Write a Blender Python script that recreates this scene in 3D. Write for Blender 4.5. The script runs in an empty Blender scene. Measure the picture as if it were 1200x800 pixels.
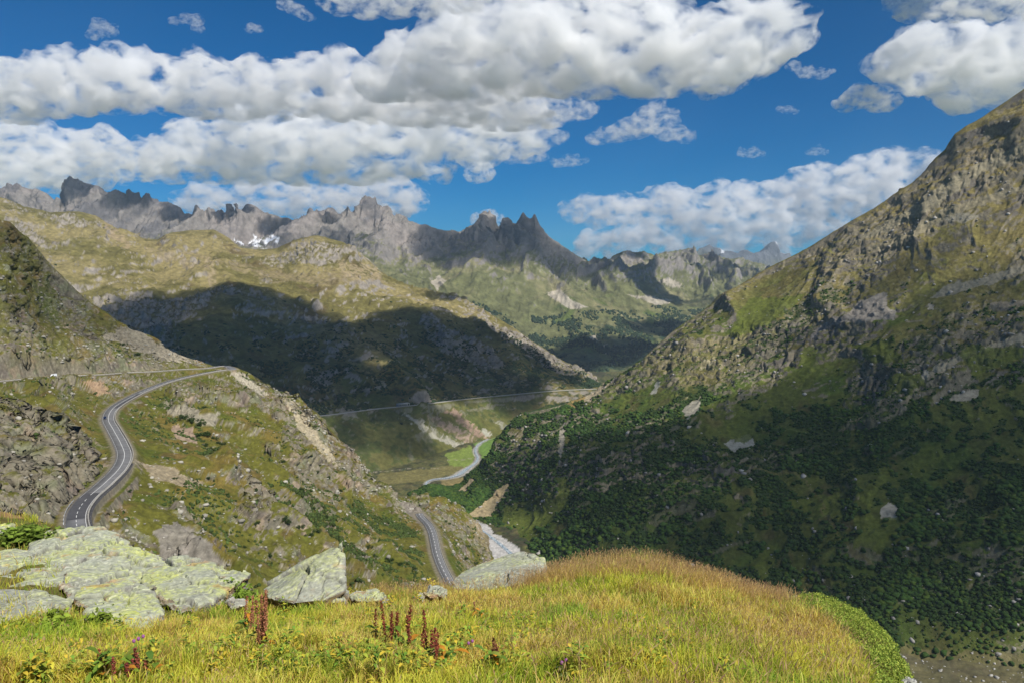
import bpy, bmesh, math, random
import numpy as np
from mathutils import Vector, Matrix
from concurrent.futures import ThreadPoolExecutor

R = math.radians
random.seed(7)
rng = np.random.default_rng(11)
scene = bpy.context.scene
COL = scene.collection

# ------------------------------------------------------------------ camera
FPX, PITCH = 933.33, R(4.6)
cam_d = bpy.data.cameras.new('camera'); cam = bpy.data.objects.new('camera', cam_d); COL.objects.link(cam)
cam_d.sensor_width = 36; cam_d.lens = 28; cam_d.sensor_fit = 'HORIZONTAL'
cam_d.clip_start = 0.1; cam_d.clip_end = 200000
cam.location = (0, 0, 0); cam.rotation_euler = (R(90) - PITCH, 0, 0)
scene.camera = cam
# ------------------------------------------------------------------ light
SUN_EL, SUN_AZ = R(46), R(138)          # azimuth clockwise from the view direction (+Y)
SUN = np.array([math.sin(SUN_AZ) * math.cos(SUN_EL), math.cos(SUN_AZ) * math.cos(SUN_EL), math.sin(SUN_EL)])
sd = bpy.data.lights.new('sun', 'SUN'); sd.energy = 5.0; sd.angle = R(0.53); sd.color = (1.0, 0.95, 0.87)
so = bpy.data.objects.new('sun', sd); COL.objects.link(so)
so.rotation_euler = Vector(SUN).to_track_quat('Z', 'Y').to_euler()
world = bpy.data.worlds.new('World'); scene.world = world; world.use_nodes = True
wn = world.node_tree.nodes; wl = world.node_tree.links
bg = wn['Background']
sky = wn.new('ShaderNodeTexSky'); sky.sky_type = 'NISHITA'; sky.sun_disc = False
sky.sun_elevation = SUN_EL; sky.sun_rotation = SUN_AZ; sky.altitude = 2200
sky.air_density = 1.0; sky.dust_density = 0.2; sky.ozone_density = 4.0
grade = wn.new('ShaderNodeMix'); grade.data_type = 'RGBA'; grade.blend_type = 'MULTIPLY'; grade.inputs[0].default_value = 1
grade.inputs[7].default_value = (0.01, 0.34, 0.56, 1)
wl.new(sky.outputs[0], grade.inputs[6]); wl.new(grade.outputs[2], bg.inputs[0]); bg.inputs[1].default_value = 0.12
scene.view_settings.view_transform = 'Standard'; scene.view_settings.look = 'None'
scene.view_settings.gamma = 1; scene.view_settings.exposure = 0.1
cy = scene.cycles
cy.max_bounces = 20; cy.diffuse_bounces = 3; cy.glossy_bounces = 2; cy.transmission_bounces = 2
cy.volume_bounces = 20; cy.transparent_max_bounces = 32
cy.use_denoising = True; cy.use_adaptive_sampling = True; cy.adaptive_threshold = 0.008
try: cy.denoiser = 'OPENIMAGEDENOISE'
except Exception: pass

# ------------------------------------------------------------------ helpers: projection and noise
cp, sp = math.cos(PITCH), math.sin(PITCH)
def unproj(px, py, d):
    X = (np.asarray(px, float) - 600) / FPX; Z = -(np.asarray(py, float) - 400) / FPX
    yy = cp + sp * Z; zz = -sp + cp * Z
    return np.stack([X / yy * d, np.ones_like(X * d) * d, zz / yy * d], -1)
def proj(P):
    x, y, z = P[..., 0], P[..., 1], P[..., 2]
    f = y * cp - z * sp; u = y * sp + z * cp
    return 600 + FPX * x / f, 400 - FPX * u / f
def zrow(z, d):                        # pixel row of height z at distance d
    return 400 - FPX * (d * sp + z * cp) / (d * cp - z * sp)

def _hash(ix, iy, iz, seed):
    h = (ix * np.uint32(374761393) + iy * np.uint32(668265263) + iz * np.uint32(2246822519) + np.uint32((seed * 974634777) & 0xffffffff)).astype(np.uint32)
    h = (h ^ (h >> np.uint32(13))) * np.uint32(1274126177)
    return h ^ (h >> np.uint32(16))
_G = rng.normal(size=(256, 3)).astype(np.float32); _G /= np.linalg.norm(_G, axis=1)[:, None]
_POOL = ThreadPoolExecutor(4)
def _chunks(fn, P, *a):
    """run a per-point function over slices of the points in threads"""
    sh = P.shape[:-1]; Q = np.ascontiguousarray(P.reshape(-1, 3)); n = len(Q)
    if n < 20000: r = fn(Q, *a)
    else:
        k = max(4, n // 60000); r = list(_POOL.map(lambda q: fn(q, *a), np.array_split(Q, k)))
        r = tuple(np.concatenate(z) for z in zip(*r)) if isinstance(r[0], tuple) else np.concatenate(r)
    return tuple(z.reshape(sh) for z in r) if isinstance(r, tuple) else r.reshape(sh)
def _gn(P, seed):
    fl = np.floor(P); f = (P - fl).astype(np.float32); i = fl.astype(np.int64).astype(np.uint32)
    w = f * f * f * (f * (f * 6 - 15) + 10); fx, fy, fz = f[:, 0], f[:, 1], f[:, 2]; wx, wy, wz = w[:, 0], w[:, 1], w[:, 2]
    out = np.zeros(len(P), np.float32); one = np.uint32(1); ix, iy, iz = i[:, 0], i[:, 1], i[:, 2]
    for a in (0, 1):
        for b in (0, 1):
            for c in (0, 1):
                g = _G[_hash(ix + np.uint32(a), iy + np.uint32(b), iz + np.uint32(c), seed) & np.uint32(255)]
                dd = g[:, 0] * (fx - a) + g[:, 1] * (fy - b) + g[:, 2] * (fz - c)
                out += dd * (wx if a else 1 - wx) * (wy if b else 1 - wy) * (wz if c else 1 - wz)
    return out * 1.6
def gnoise(P, seed=0):
    return _chunks(_gn, np.asarray(P, float), seed)
def fbm(P, scale, octv=5, gain=0.5, lac=2.03, seed=0):
    P = np.asarray(P, float) / scale; a = 1; s = 0; t = 0
    for k in range(octv):
        s = s + a * gnoise(P + 17.3 * k, seed + k); t += a; a *= gain; P = P * lac
    return s / t * 1.5
def ridged(P, scale, octv=5, gain=0.5, lac=2.07, seed=0):
    P = np.asarray(P, float) / scale; a = 1; s = 0; t = 0; w = 1
    for k in range(octv):
        n = 1 - np.abs(gnoise(P + 9.1 * k, seed + k)) * 1.6; n = np.clip(n, 0, 1) ** 2
        s = s + a * n * w; w = np.clip(n * 1.6, 0, 1); t += a; a *= gain; P = P * lac
    return s / t * 2 - 0.7
def _ce(P, seed):
    i = np.floor(P).astype(np.int64); best = np.full(len(P), 9.); val = np.zeros(len(P)); sec = np.full(len(P), 9.)
    for a in (-1, 0, 1):
        for b in (-1, 0, 1):
            for c in (-1, 0, 1):
                q = i + np.array([a, b, c]); qu = q.astype(np.uint32); h = _hash(qu[:, 0], qu[:, 1], qu[:, 2], seed).astype(np.int64)
                d = np.sqrt((q[:, 0] + (h & 1023) / 1023. - P[:, 0]) ** 2 + (q[:, 1] + ((h >> 10) & 1023) / 1023. - P[:, 1]) ** 2 + (q[:, 2] + ((h >> 20) & 1023) / 1023. - P[:, 2]) ** 2)
                m = d < best; sec = np.where(m, best, np.minimum(sec, d)); val = np.where(m, (h % 977) / 977., val); best = np.where(m, d, best)
    return best, sec - best, val
def cells(P, scale, seed=0):           # distance to nearest feature point, gap to the second, a random value per cell
    return _chunks(_ce, np.asarray(P, float) / scale, seed)
def sm(x, a, b):
    t = np.clip((x - a) / (b - a), 0, 1); return t * t * (3 - 2 * t)
def mixc(c, col, m):
    return c * (1 - m[..., None]) + np.asarray(col, float) * m[..., None]

def tag(o, label=None, cat=None, group=None, kind=None):
    if label: o['label'] = label
    if cat: o['category'] = cat
    if group: o['group'] = group
    if kind: o['kind'] = kind
    return o
def empty(name, loc, rz=0):
    o = bpy.data.objects.new(name, None); COL.objects.link(o); o.location = loc; o.rotation_euler = (0, 0, rz)
    o.empty_display_size = 0.2; return o
def mesh_from(name, V, F, mat, parent=None, col=None, smooth=False, fcol=None):
    """V (n,3) array, F (m,k) int array (k = 3 or 4) or list of arrays"""
    me = bpy.data.meshes.new(name)
    Fs = F if isinstance(F, list) else [F]
    nl = sum(f.size for f in Fs); nf = sum(len(f) for f in Fs)
    me.vertices.add(len(V)); me.loops.add(nl); me.polygons.add(nf)
    me.vertices.foreach_set('co', np.ascontiguousarray(V, np.float32).ravel())
    me.loops.foreach_set('vertex_index', np.concatenate([f.ravel() for f in Fs]).astype(np.int32))
    tot = np.concatenate([np.full(len(f), f.shape[1]) for f in Fs]); st = np.concatenate([[0], np.cumsum(tot)[:-1]])
    me.polygons.foreach_set('loop_start', st.astype(np.int32)); me.polygons.foreach_set('loop_total', tot.astype(np.int32))
    if smooth: me.polygons.foreach_set('use_smooth', np.ones(nf, bool))
    me.update(calc_edges=True); me.validate()
    if col is not None:
        at = me.attributes.new('Col', 'FLOAT_COLOR', 'POINT')
        c = np.ones((len(V), 4), np.float32); c[:, :3] = col; at.data.foreach_set('color', c.ravel())
    if mat: me.materials.append(mat)
    o = bpy.data.objects.new(name, me); COL.objects.link(o)
    if parent is not None: o.parent = parent
    return o

# ------------------------------------------------------------------ materials
def new_mat(name):
    m = bpy.data.materials.new(name); m.use_nodes = True
    n = m.node_tree.nodes; l = m.node_tree.links; return m, n, l, n['Principled BSDF']
def terrain_mat(name, fine, bump_scale, bump_dist, rough=0.95, var=0.35):
    """albedo from the Col attribute, broken up by two procedural noises, with bump"""
    m, n, l, b = new_mat(name)
    at = n.new('ShaderNodeAttribute'); at.attribute_name = 'Col'
    geo = n.new('ShaderNodeNewGeometry')
    n1 = n.new('ShaderNodeTexNoise'); n1.inputs['Scale'].default_value = 1 / fine; n1.inputs['Detail'].default_value = 6; n1.inputs['Roughness'].default_value = 0.65
    l.new(geo.outputs['Position'], n1.inputs['Vector'])
    mr = n.new('ShaderNodeMapRange'); mr.inputs[1].default_value = 0.3; mr.inputs[2].default_value = 0.7
    mr.inputs[3].default_value = 1 - var; mr.inputs[4].default_value = 1 + var; l.new(n1.outputs[0], mr.inputs[0])
    mx = n.new('ShaderNodeVectorMath'); mx.operation = 'SCALE'; l.new(at.outputs['Color'], mx.inputs[0]); l.new(mr.outputs[0], mx.inputs['Scale'])
    l.new(mx.outputs[0], b.inputs['Base Color']); b.inputs['Roughness'].default_value = rough
    b.inputs['Specular IOR Level'].default_value = 0.15
    n2 = n.new('ShaderNodeTexNoise'); n2.inputs['Scale'].default_value = 1 / bump_scale; n2.inputs['Detail'].default_value = 8; n2.inputs['Roughness'].default_value = 0.7
    l.new(geo.outputs['Position'], n2.inputs['Vector'])
    bp = n.new('ShaderNodeBump'); bp.inputs['Strength'].default_value = 1; bp.inputs['Distance'].default_value = bump_dist
    l.new(n2.outputs[0], bp.inputs['Height']); l.new(bp.outputs[0], b.inputs['Normal'])
    return m
def attr_mat(name, rough=0.8, transl=0.0, spec=0.2):
    m, n, l, b = new_mat(name)
    at = n.new('ShaderNodeAttribute'); at.attribute_name = 'Col'
    l.new(at.outputs['Color'], b.inputs['Base Color']); b.inputs['Roughness'].default_value = rough; b.inputs['Specular IOR Level'].default_value = spec
    if transl:
        t = n.new('ShaderNodeBsdfTranslucent'); l.new(at.outputs['Color'], t.inputs[0])
        mx = n.new('ShaderNodeMixShader'); mx.inputs[0].default_value = transl
        l.new(b.outputs[0], mx.inputs[1]); l.new(t.outputs[0], mx.inputs[2]); l.new(mx.outputs[0], n['Material Output'].inputs[0])
    return m
def flat_mat(name, c, rough=0.7, noise=0.0, scale=5.0, metal=0, spec=0.3):
    m, n, l, b = new_mat(name); b.inputs['Roughness'].default_value = rough; b.inputs['Metallic'].default_value = metal
    b.inputs['Specular IOR Level'].default_value = spec
    if noise:
        geo = n.new('ShaderNodeNewGeometry'); t = n.new('ShaderNodeTexNoise'); t.inputs['Scale'].default_value = scale; t.inputs['Detail'].default_value = 5
        l.new(geo.outputs['Position'], t.inputs['Vector'])
        mr = n.new('ShaderNodeMapRange'); mr.inputs[1].default_value = 0.3; mr.inputs[2].default_value = 0.7; mr.inputs[3].default_value = 1 - noise; mr.inputs[4].default_value = 1 + noise
        l.new(t.outputs[0], mr.inputs[0]); v = n.new('ShaderNodeVectorMath'); v.operation = 'SCALE'; v.inputs[0].default_value = c[:3]
        l.new(mr.outputs[0], v.inputs['Scale']); l.new(v.outputs[0], b.inputs['Base Color'])
    else: b.inputs['Base Color'].default_value = (*c[:3], 1)
    return m

# ------------------------------------------------------------------ lofted terrain
class Layer:
    """Terrain swept between guide lines. A guide is a list of (column, row, distance) or (column, ('z', height), distance);
    the sheet runs from the near foot over the crest and down the far side."""
    def __init__(s, guides, x0, x1, nu, rows, smooth=3.0, crest=None):
        s.nu = nu; u = np.linspace(x0, x1, nu); s.u = u
        PY, ID = [], []
        for gi, g in enumerate(guides):
            gx = np.array([p[0] for p in g], float); gd = np.array([p[2] for p in g], float)
            gy = np.array([zrow(p[1][1], p[2]) if isinstance(p[1], tuple) else p[1] for p in g], float)
            py = np.interp(u, gx, gy); idd = np.interp(u, gx, 1 / gd)
            k = smooth if gi != crest else 1.1
            PY.append(s.blur(py, k / (u[1] - u[0]))); ID.append(s.blur(idd, max(k, 6) / (u[1] - u[0])))
        PY = np.array(PY); ID = np.array(ID)
        ts, seg = [], []
        for k, nrow in enumerate(rows):
            t = np.linspace(0, 1, nrow, endpoint=False); ts.append(t + k)
        ts.append(np.array([float(len(rows))])); t = np.concatenate(ts); s.t = t; s.nv = len(t)
        k = np.clip(np.floor(t).astype(int), 0, len(rows) - 1); f = (t - k)[:, None]
        s.PY = PY[k] * (1 - f) + PY[k + 1] * f; s.ID = ID[k] * (1 - f) + ID[k + 1] * f
        if len(rows) > 2:      # round the folds between guides a little
            for _ in range(2):
                s.ID[1:-1] = 0.25 * s.ID[:-2] + 0.5 * s.ID[1:-1] + 0.25 * s.ID[2:]
        s.P = unproj(u[None, :] + 0 * s.PY, s.PY, 1 / s.ID)
        s.T = t[:, None] + 0 * s.PY
    @staticmethod
    def blur(a, sg):
        if sg < 0.5: return a
        r = int(3 * sg) + 1; x = np.arange(-r, r + 1); w = np.exp(-x * x / (2 * sg * sg)); w /= w.sum()
        e = np.concatenate([a[0] + (a[0] - a[1:r + 1][::-1]), a, a[-1] + (a[-1] - a[-r - 1:-1][::-1])])
        return np.convolve(e, w, 'valid')
    def normals(s):
        du = np.gradient(s.P, axis=1); dv = np.gradient(s.P, axis=0)
        n = np.cross(du, dv); n /= np.linalg.norm(n, axis=-1)[..., None] + 1e-9
        return np.where(n[..., 2:3] < 0, -n, n)
    def displace(s, h, up=0.4):
        n = s.normals(); n[..., 2] += up; n /= np.linalg.norm(n, axis=-1)[..., None]
        s.P = s.P + n * h[..., None]
    def px(s): return proj(s.P)
    def build(s, name, mat, col, **k):
        i = np.arange(s.nv * s.nu).reshape(s.nv, s.nu)
        F = np.stack([i[:-1, :-1], i[:-1, 1:], i[1:, 1:], i[1:, :-1]], -1).reshape(-1, 4)
        s.col = col
        o = mesh_from(name, s.P.reshape(-1, 3), F, mat, col=col.reshape(-1, 3), smooth=True); tag(o, **k); s.N = s.normals(); return o
    def hit(s, px, py, tmax=None):
        """world point and normal of the sheet nearest the given picture position (front side)"""
        if not hasattr(s, '_q') or s._q[2] is not s.P: a, b = proj(s.P); s._q = (a, b, s.P)
        a, b, _ = s._q; e = (a - px) ** 2 + (b - py) ** 2
        if tmax is not None: e = np.where(s.T > tmax, 1e9, e)
        e = e + s.P[..., 1] * 1e-6
        j = np.unravel_index(np.argmin(e), e.shape); return s.P[j], s.normals()[j] if not hasattr(s, 'N') else s.N[j]

def carve(layer, line, half, edge, drop=0.35):
    """flatten the ground along a road line (k,3) out to half, blending over edge metres"""
    seg = np.linalg.norm(np.diff(line[:, :2], axis=0), axis=1); L_ = np.concatenate([[0], np.cumsum(seg)]); n = int(L_[-1] / 0.8)
    q = np.linspace(0, L_[-1], n); ln = np.stack([np.interp(q, L_, line[:, k]) for k in range(3)], 1)
    best, zz = near(layer.P, ln, ln[:, 2], reach=half + edge + 2)
    w = np.where(best < 1e8, 1 - sm(best, half, half + edge), 0)
    layer.P[..., 2] = layer.P[..., 2] * (1 - w) + (zz - drop) * w
    return best
def smooth_line(pts, n):
    """Catmull-Rom through the points, n samples"""
    p = np.array(pts, float); p = np.vstack([2 * p[0] - p[1], p, 2 * p[-1] - p[-2]]); out = []
    seg = len(p) - 3
    for q in np.linspace(0, seg - 1e-6, n):
        k = int(q); t = q - k; a, b, c, d = p[k:k + 4]
        out.append(0.5 * ((2 * b) + (-a + c) * t + (2 * a - 5 * b + 4 * c - d) * t * t + (-a + 3 * b - 3 * c + d) * t ** 3))
    return np.array(out)
def inpoly(px, py, poly):
    poly = np.array(poly, float); r = np.zeros(px.shape, bool); j = len(poly) - 1
    for i in range(len(poly)):
        xi, yi = poly[i]; xj, yj = poly[j]
        c = ((yi > py) != (yj > py)) & (px < (xj - xi) * (py - yi) / (yj - yi + 1e-12) + xi); r ^= c; j = i
    return r
def patch(layer, px, py, poly, wob=4.0, seed=3, sc=None):
    """ragged membership of a traced patch"""
    d = layer.P; n = fbm(d, sc or 30, 4, seed=seed) * wob; n2 = fbm(d, sc or 30, 4, seed=seed + 50) * wob
    return inpoly(px + n, py + n2, poly).astype(float)


def near(P, line, w, reach=60):
    """horizontal distance of each point to a dense line and the line's width there (1e9 beyond reach)"""
    sh = P.shape[:2]; Q = P.reshape(-1, 3); best = np.full(len(Q), 1e9); ws = np.zeros(len(Q))
    B_ = 40.0; key = (np.floor(Q[:, 0] / B_).astype(int)) * 100003 + np.floor(Q[:, 1] / B_).astype(int)
    lk = set(); r = int(reach / B_) + 1
    for p in line:
        a, b = int(p[0] // B_), int(p[1] // B_)
        for i in range(-r, r + 1):
            for j in range(-r, r + 1): lk.add((a + i) * 100003 + b + j)
    idx = np.nonzero(np.isin(key, list(lk)))[0]; q = Q[idx, :2].astype(np.float32); ln = np.asarray(line)[:, :2].astype(np.float32)
    def f(k):
        d = ((k[:, None, 0] - ln[None, :, 0]) ** 2 + (k[:, None, 1] - ln[None, :, 1]) ** 2); j = d.argmin(1); return np.sqrt(d[np.arange(len(k)), j]), np.asarray(w)[j]
    if len(idx):
        rs = list(_POOL.map(f, np.array_split(q, max(1, len(q) // 5000))))
        best[idx] = np.concatenate([a[0] for a in rs]); ws[idx] = np.concatenate([a[1] for a in rs])
    return best.reshape(sh), ws.reshape(sh)
# ------------------------------------------------------------------ shared colours (real albedo)
GRASS = np.array([.135, .135, .035]); DRY = np.array([.26, .21, .075]); ROCK = np.array([.27, .255, .235]); ROCKG = np.array([.23, .25, .18])
PINK = np.array([.36, .28, .22]); SCREE = np.array([.36, .33, .29]); SHRUB = np.array([.022, .045, .016]); GREEN = np.array([.075, .12, .02]); BROWN = np.array([.12, .085, .04])

# ---- base ground to the horizon
GV = np.array([(-14000, -6000, -620), (14000, -6000, -620), (14000, 18500, -620), (-14000, 18500, -620)], float)
o = mesh_from('ground', GV, np.array([[0, 1, 2, 3]]), terrain_mat('far_ground', 300, 60, 5), col=np.tile(GRASS, (4, 1))); tag(o, kind='structure')

# ---- very far peaks
L = Layer([[(740, ('z', -600), 13000), (1060, ('z', -600), 13000)],
           [(740, 330, 15000), (1060, 330, 15000)],
           [(740, 312, 16500), (775, 306, 16000), (790, 299, 16000), (803, 296, 16000), (812, 293, 16000), (822, 286, 16000), (832, 283.5, 16000), (842, 287, 16000), (852, 290, 16000), (862, 293, 16000),
            (872, 293, 16000), (884, 298, 16000), (893, 294, 16000), (903, 292, 16000), (912, 297, 16000), (930, 301, 16000), (960, 303, 16000), (1060, 320, 16000)],
           [(740, ('z', 0), 17500), (1060, ('z', 0), 17500)], [(740, ('z', -625), 18300), (1060, ('z', -625), 18300)]],
          740, 1060, 420, [8, 70, 10, 4], crest=2)
h = 330 * ridged(L.P, 1500, 6, seed=5) * sm(L.T, 0.6, 1.6) * (1 - 0.45 * sm(L.T, 1.9, 2.0))
L.displace(h * 0.7, up=0.5)
n = fbm(L.P, 900, 5, seed=9); c = np.tile(np.array([.13, .135, .15]), L.T.shape + (1,)); c = mixc(c, [.13, .13, .07], sm(-L.P[..., 2] / 500 + n, -1.0, 0.3))
c = mixc(c, [.8, .82, .85], sm(ridged(L.P * [1, 1, .5], 700, 4, seed=31) + L.P[..., 2] / 900, 1.3, 1.5) * sm(L.T, 1.5, 1.7) * .8)
L.build('far_mountain_range', terrain_mat('far_rock', 250, 150, 60), c, kind='structure')

# ---- E: the back range of peaks
cr = [(-120, 228, 6500), (-20, 222, 6400), (0, 221, 6400), (20, 220, 6400), (40, 222, 6300), (50, 225, 6300), (62, 233, 6300), (72, 239, 6400), (77, 237, 6500), (79, 216, 6500), (90, 213, 6500), (105, 216, 6500), (118, 222, 6500), (130, 228, 6500),
      (150, 236, 6500), (158, 234, 6500), (200, 237, 6500), (210, 241, 6500), (217, 250, 6500), (235, 251, 6500), (265, 251, 6500), (281, 253, 6500), (286, 245, 6500), (291, 241, 6500), (299, 243, 6500), (306, 250, 6500), (320, 253, 6500),
      (335, 254, 6500), (352, 258, 6500), (368, 252, 6500), (380, 246, 6500), (390, 242, 6500), (397, 250, 6500), (410, 250, 6500), (421, 243, 6500), (430, 235, 6500), (438, 243, 6500), (447, 251, 6500), (460, 258, 6500), (475, 258, 6400), (488, 262, 6300),
      (500, 261, 6300), (512, 268, 6300), (530, 270, 6500), (540, 272, 6600), (546, 268, 6600), (555, 262, 6600), (563, 255, 6600), (568, 250, 6600), (574, 256, 6600), (580, 264, 6600), (588, 271, 6500), (594, 266, 6400), (598, 262, 6400), (601, 266, 6400), (605, 265, 6400), (608, 257, 6400), (613, 248, 6400),
      (618, 255, 6400), (622, 256, 6400), (627, 249, 6400), (633, 261, 6400), (637, 268, 6400), (645, 276, 6400), (652, 281, 6400), (660, 287, 6500), (668, 293, 6500), (676, 299, 6600), (685, 304, 6700), (692, 309, 6800), (698, 311, 6900), (706, 307, 7100), (713, 302, 7200), (722, 296, 7300), (735, 292, 7400), (745, 295, 7500), (755, 293, 7500),
      (768, 300, 7600), (780, 294, 7700), (800, 294, 7900), (815, 300, 8100), (830, 303, 8300), (850, 303, 8500), (870, 304, 8800), (885, 308, 9000), (900, 318, 9000), (960, 332, 9000), (1000, 340, 9000)]
E = Layer([[(-120, ('z', -620), 3600), (1000, ('z', -620), 3600)],
           [(-120, 470, 3900), (640, 465, 3850), (700, 455, 3900), (760, 430, 4200), (1000, 420, 4300)],
           [(-120, 350, 4900), (400, 350, 4900), (520, 385, 4800), (600, 405, 4650), (700, 395, 4800), (780, 385, 5200), (850, 375, 5600), (1000, 370, 5800)],
           [(-120, 290, 5700), (200, 300, 5600), (420, 310, 5600), (520, 325, 5450), (600, 345, 5300), (680, 350, 5400), (740, 345, 5800), (820, 350, 6300), (900, 350, 6500), (1000, 355, 7000)],
           [(-120, 250, 6150), (100, 256, 6150), (300, 275, 6150), (430, 265, 6150), (520, 292, 6000), (570, 280, 6200), (620, 288, 6050), (680, 318, 6300), (740, 318, 6700), (820, 322, 7200), (900, 335, 7600), (1000, 345, 8000)],
           cr,
           [(x, ('z', float(max(z, -200))), d + 600) for (x, y, d) in cr[::3] for z in [(unproj(x, y, d)[2] - 350)]],
           [(-120, ('z', -620), 9500), (1000, ('z', -620), 11500)]],
          -120, 1000, 1150, [5, 60, 70, 60, 60, 8, 3], smooth=12, crest=5)
P0 = E.P.copy(); lat = P0 * [1.6, .55, 1.1]
warp = P0 + np.stack([fbm(P0, 900, 3, seed=2), fbm(P0, 900, 3, seed=3), 0 * P0[..., 0]], -1) * 250
gl = ridged(warp * [1.3, .42, .55], 700, 7, gain=.55, seed=21)
amp = 35 + 165 * sm(E.T, 2.4, 4.2) + 25 * sm(E.T, 1, 2); amp = amp * (1 - 0.86 * np.exp(-((E.T - 5) / .16) ** 2)) * (1 - .7 * sm(E.T, 5.2, 5.8))
E.displace(gl * amp * .62, up=1.2)
E.displace(24 * ridged(E.P * [1.3, .5, .45], 120, 5, gain=.6, seed=77) * (0.35 + .65 * sm(E.T, 3, 4.4)) * (1 - .65 * np.exp(-((E.T - 5) / .12) ** 2)), up=0.8)
nrm = E.normals(); sl = nrm[..., 2]; px, py = E.px(); z = E.P[..., 2]
n = fbm(E.P, 500, 6, seed=40); n2 = fbm(E.P, 90, 4, seed=41)
c = np.tile(np.array([.14, .145, .06]), E.T.shape + (1,)) * (1 + .35 * n2[..., None])
c = mixc(c, [.22, .20, .10], sm(n + n2 * .5, 0, .6))
c = mixc(c, [.22, .20, .18], sm(.76 - sl + n2 * .25 + (z - 80) / 900, .0, .25))                      # rock
c = mixc(c, [.25, .22, .20], sm(n + (z - 350) / 700, .1, .5) * .9)
c = mixc(c, [.10, .10, .11], sm(fbm(E.P * [1, .4, 1.5], 260, 5, seed=43) + (z - 450) / 800, .05, .5) * .65)
c = mixc(c, [.04, .065, .03], sm(-z / 330 + n * .6 + n2 * .8, 1.05, 1.5))                                   # forest below
c = mixc(c, [.10, .13, .035], sm(fbm(E.P, 220, 4, seed=44) - z / 1500, .35, .7) * (z < -120))
for poly, sc_ in [([(273, 283), (288, 281), (297, 277), (306, 281), (318, 274), (330, 279), (326, 286), (316, 287), (311, 296), (303, 295), (296, 288), (284, 287)], 9)]:
    m = patch(E, px, py, poly, 4, sc=120) * sm(fbm(E.P * [1.2, .6, 1.], 60, 4, seed=8), -.25, .15); c = mixc(c, [.82, .84, .87], m)
for poly in ([(640, 345), (655, 340), (672, 352), (690, 360), (668, 362)], [(735, 345), (765, 348), (790, 352), (770, 358)], [(505, 330), (515, 322), (523, 330), (512, 342)], [(770, 330), (785, 325), (800, 334), (790, 338)],
             [(700, 408), (712, 404), (716, 412), (706, 415)], [(690, 395), (700, 392), (698, 402)], [(4, 244), (60, 250), (95, 262), (60, 262)]):
    c = mixc(c, [.42, .37, .30], patch(E, px, py, poly, 3, sc=120) * .8)
E.build('peak_ridge', terrain_mat('ridge_rock', 60, 40, 14), np.clip(c, 0, 1), kind='structure')

# ---- D: the grassy mountain left of the valley (far road crosses it)
dcr = [(-120, 222, 3300), (-40, 226, 3300), (0, 231, 3300), (30, 244, 3300), (60, 250, 3350), (90, 249, 3400), (112, 252, 3400), (128, 262, 3400), (150, 272, 3300), (170, 282, 3300), (185, 282, 3300), (200, 273, 3350), (222, 270, 3400), (250, 269, 3400), (268, 278, 3400),
       (282, 290, 3350), (300, 293, 3350), (325, 292, 3400), (340, 285, 3450), (352, 280, 3450), (370, 277, 3450), (385, 279, 3450), (402, 283, 3450), (415, 292, 3400), (430, 303, 3400), (445, 317, 3350), (465, 330, 3300), (500, 341, 3250), (520, 344, 3200), (545, 353, 3150), (570, 366, 3100),
       (600, 382, 3050), (620, 396, 3000), (645, 412, 2950), (665, 425, 2900), (690, 441, 2900), (710, 452, 2850), (740, 462, 2800), (800, 480, 2800)]
D = Layer([[(-120, ('z', -475), 1500), (300, ('z', -475), 1560), (380, ('z', -475), 1640), (450, ('z', -475), 1800), (520, ('z', -475), 2010), (560, ('z', -475), 2150), (600, ('z', -475), 2240), (680, ('z', -475), 2360), (800, ('z', -475), 2450)],
           [(-120, 500, 1700), (300, 495, 1780), (375, 487, 1900), (430, 480, 2000), (475, 476, 2080), (540, 467, 2270), (620, 460, 2450), (700, 455, 2585), (740, 464, 2650), (800, 485, 2700)],
           [(-120, 410, 1950), (0, 408, 2000), (100, 400, 2080), (200, 400, 2150), (300, 405, 2200), (400, 408, 2300), (500, 412, 2480), (600, 428, 2620), (650, 441, 2680), (700, 453, 2650), (740, 463, 2690), (800, 483, 2720)],
           [(-120, 300, 2500), (0, 305, 2550), (100, 325, 2580), (200, 345, 2550), (270, 330, 2650), (340, 350, 2650), (400, 352, 2780), (470, 358, 2820), (530, 366, 2860), (600, 398, 2870), (650, 425, 2840), (700, 451, 2700), (740, 462, 2720), (800, 482, 2750)],
           dcr,
           [(x, ('z', float(unproj(x, y, d)[2] - 130)), d + 380) for (x, y, d) in dcr[::2]],
           [(-120, ('z', -630), 5200), (800, ('z', -630), 5200)]],
          -120, 800, 1000, [90, 90, 80, 90, 8, 3], smooth=10, crest=4)
warp = D.P + np.stack([fbm(D.P, 400, 3, seed=12), fbm(D.P, 400, 3, seed=13), 0 * D.P[..., 0]], -1) * 120
gl = ridged(warp * [1.2, .6, .9], 420, 6, gain=.5, seed=61); flatd = fbm(warp, 330, 5, seed=62)
amp = (1 - .8 * np.exp(-((D.T - 4) / .08) ** 2)) * (1 - .7 * sm(D.T, 4.2, 4.6))
D.displace((gl * (26 * sm(D.T, .2, 1.4)) + 30 * flatd * sm(D.T, 2.2, 3)) * amp, up=0.15)
cl = ridged(D.P, 70, 4, seed=63); db = cells((D.P + fbm(D.P, 50, 2, seed=59)[..., None] * 14) * [.8, .7, 1.2], 38, seed=8)
D.displace((cl * 4.5 + sm(fbm(D.P, 150, 3, seed=58), .0, .3) * (7 * (db[2] - .4) - 4 * (1 - sm(db[1], 0, .2)))) * sm(D.T, .3, 1.3) * amp, up=.2)
bench = sm(fbm(warp, 260, 4, seed=64), .1, .35) * sm(D.T, 1.4, 2.2)
D.displace(bench * 14 * ridged(D.P * [1, 1, .6], 45, 4, seed=65) * amp, up=.1)
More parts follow.
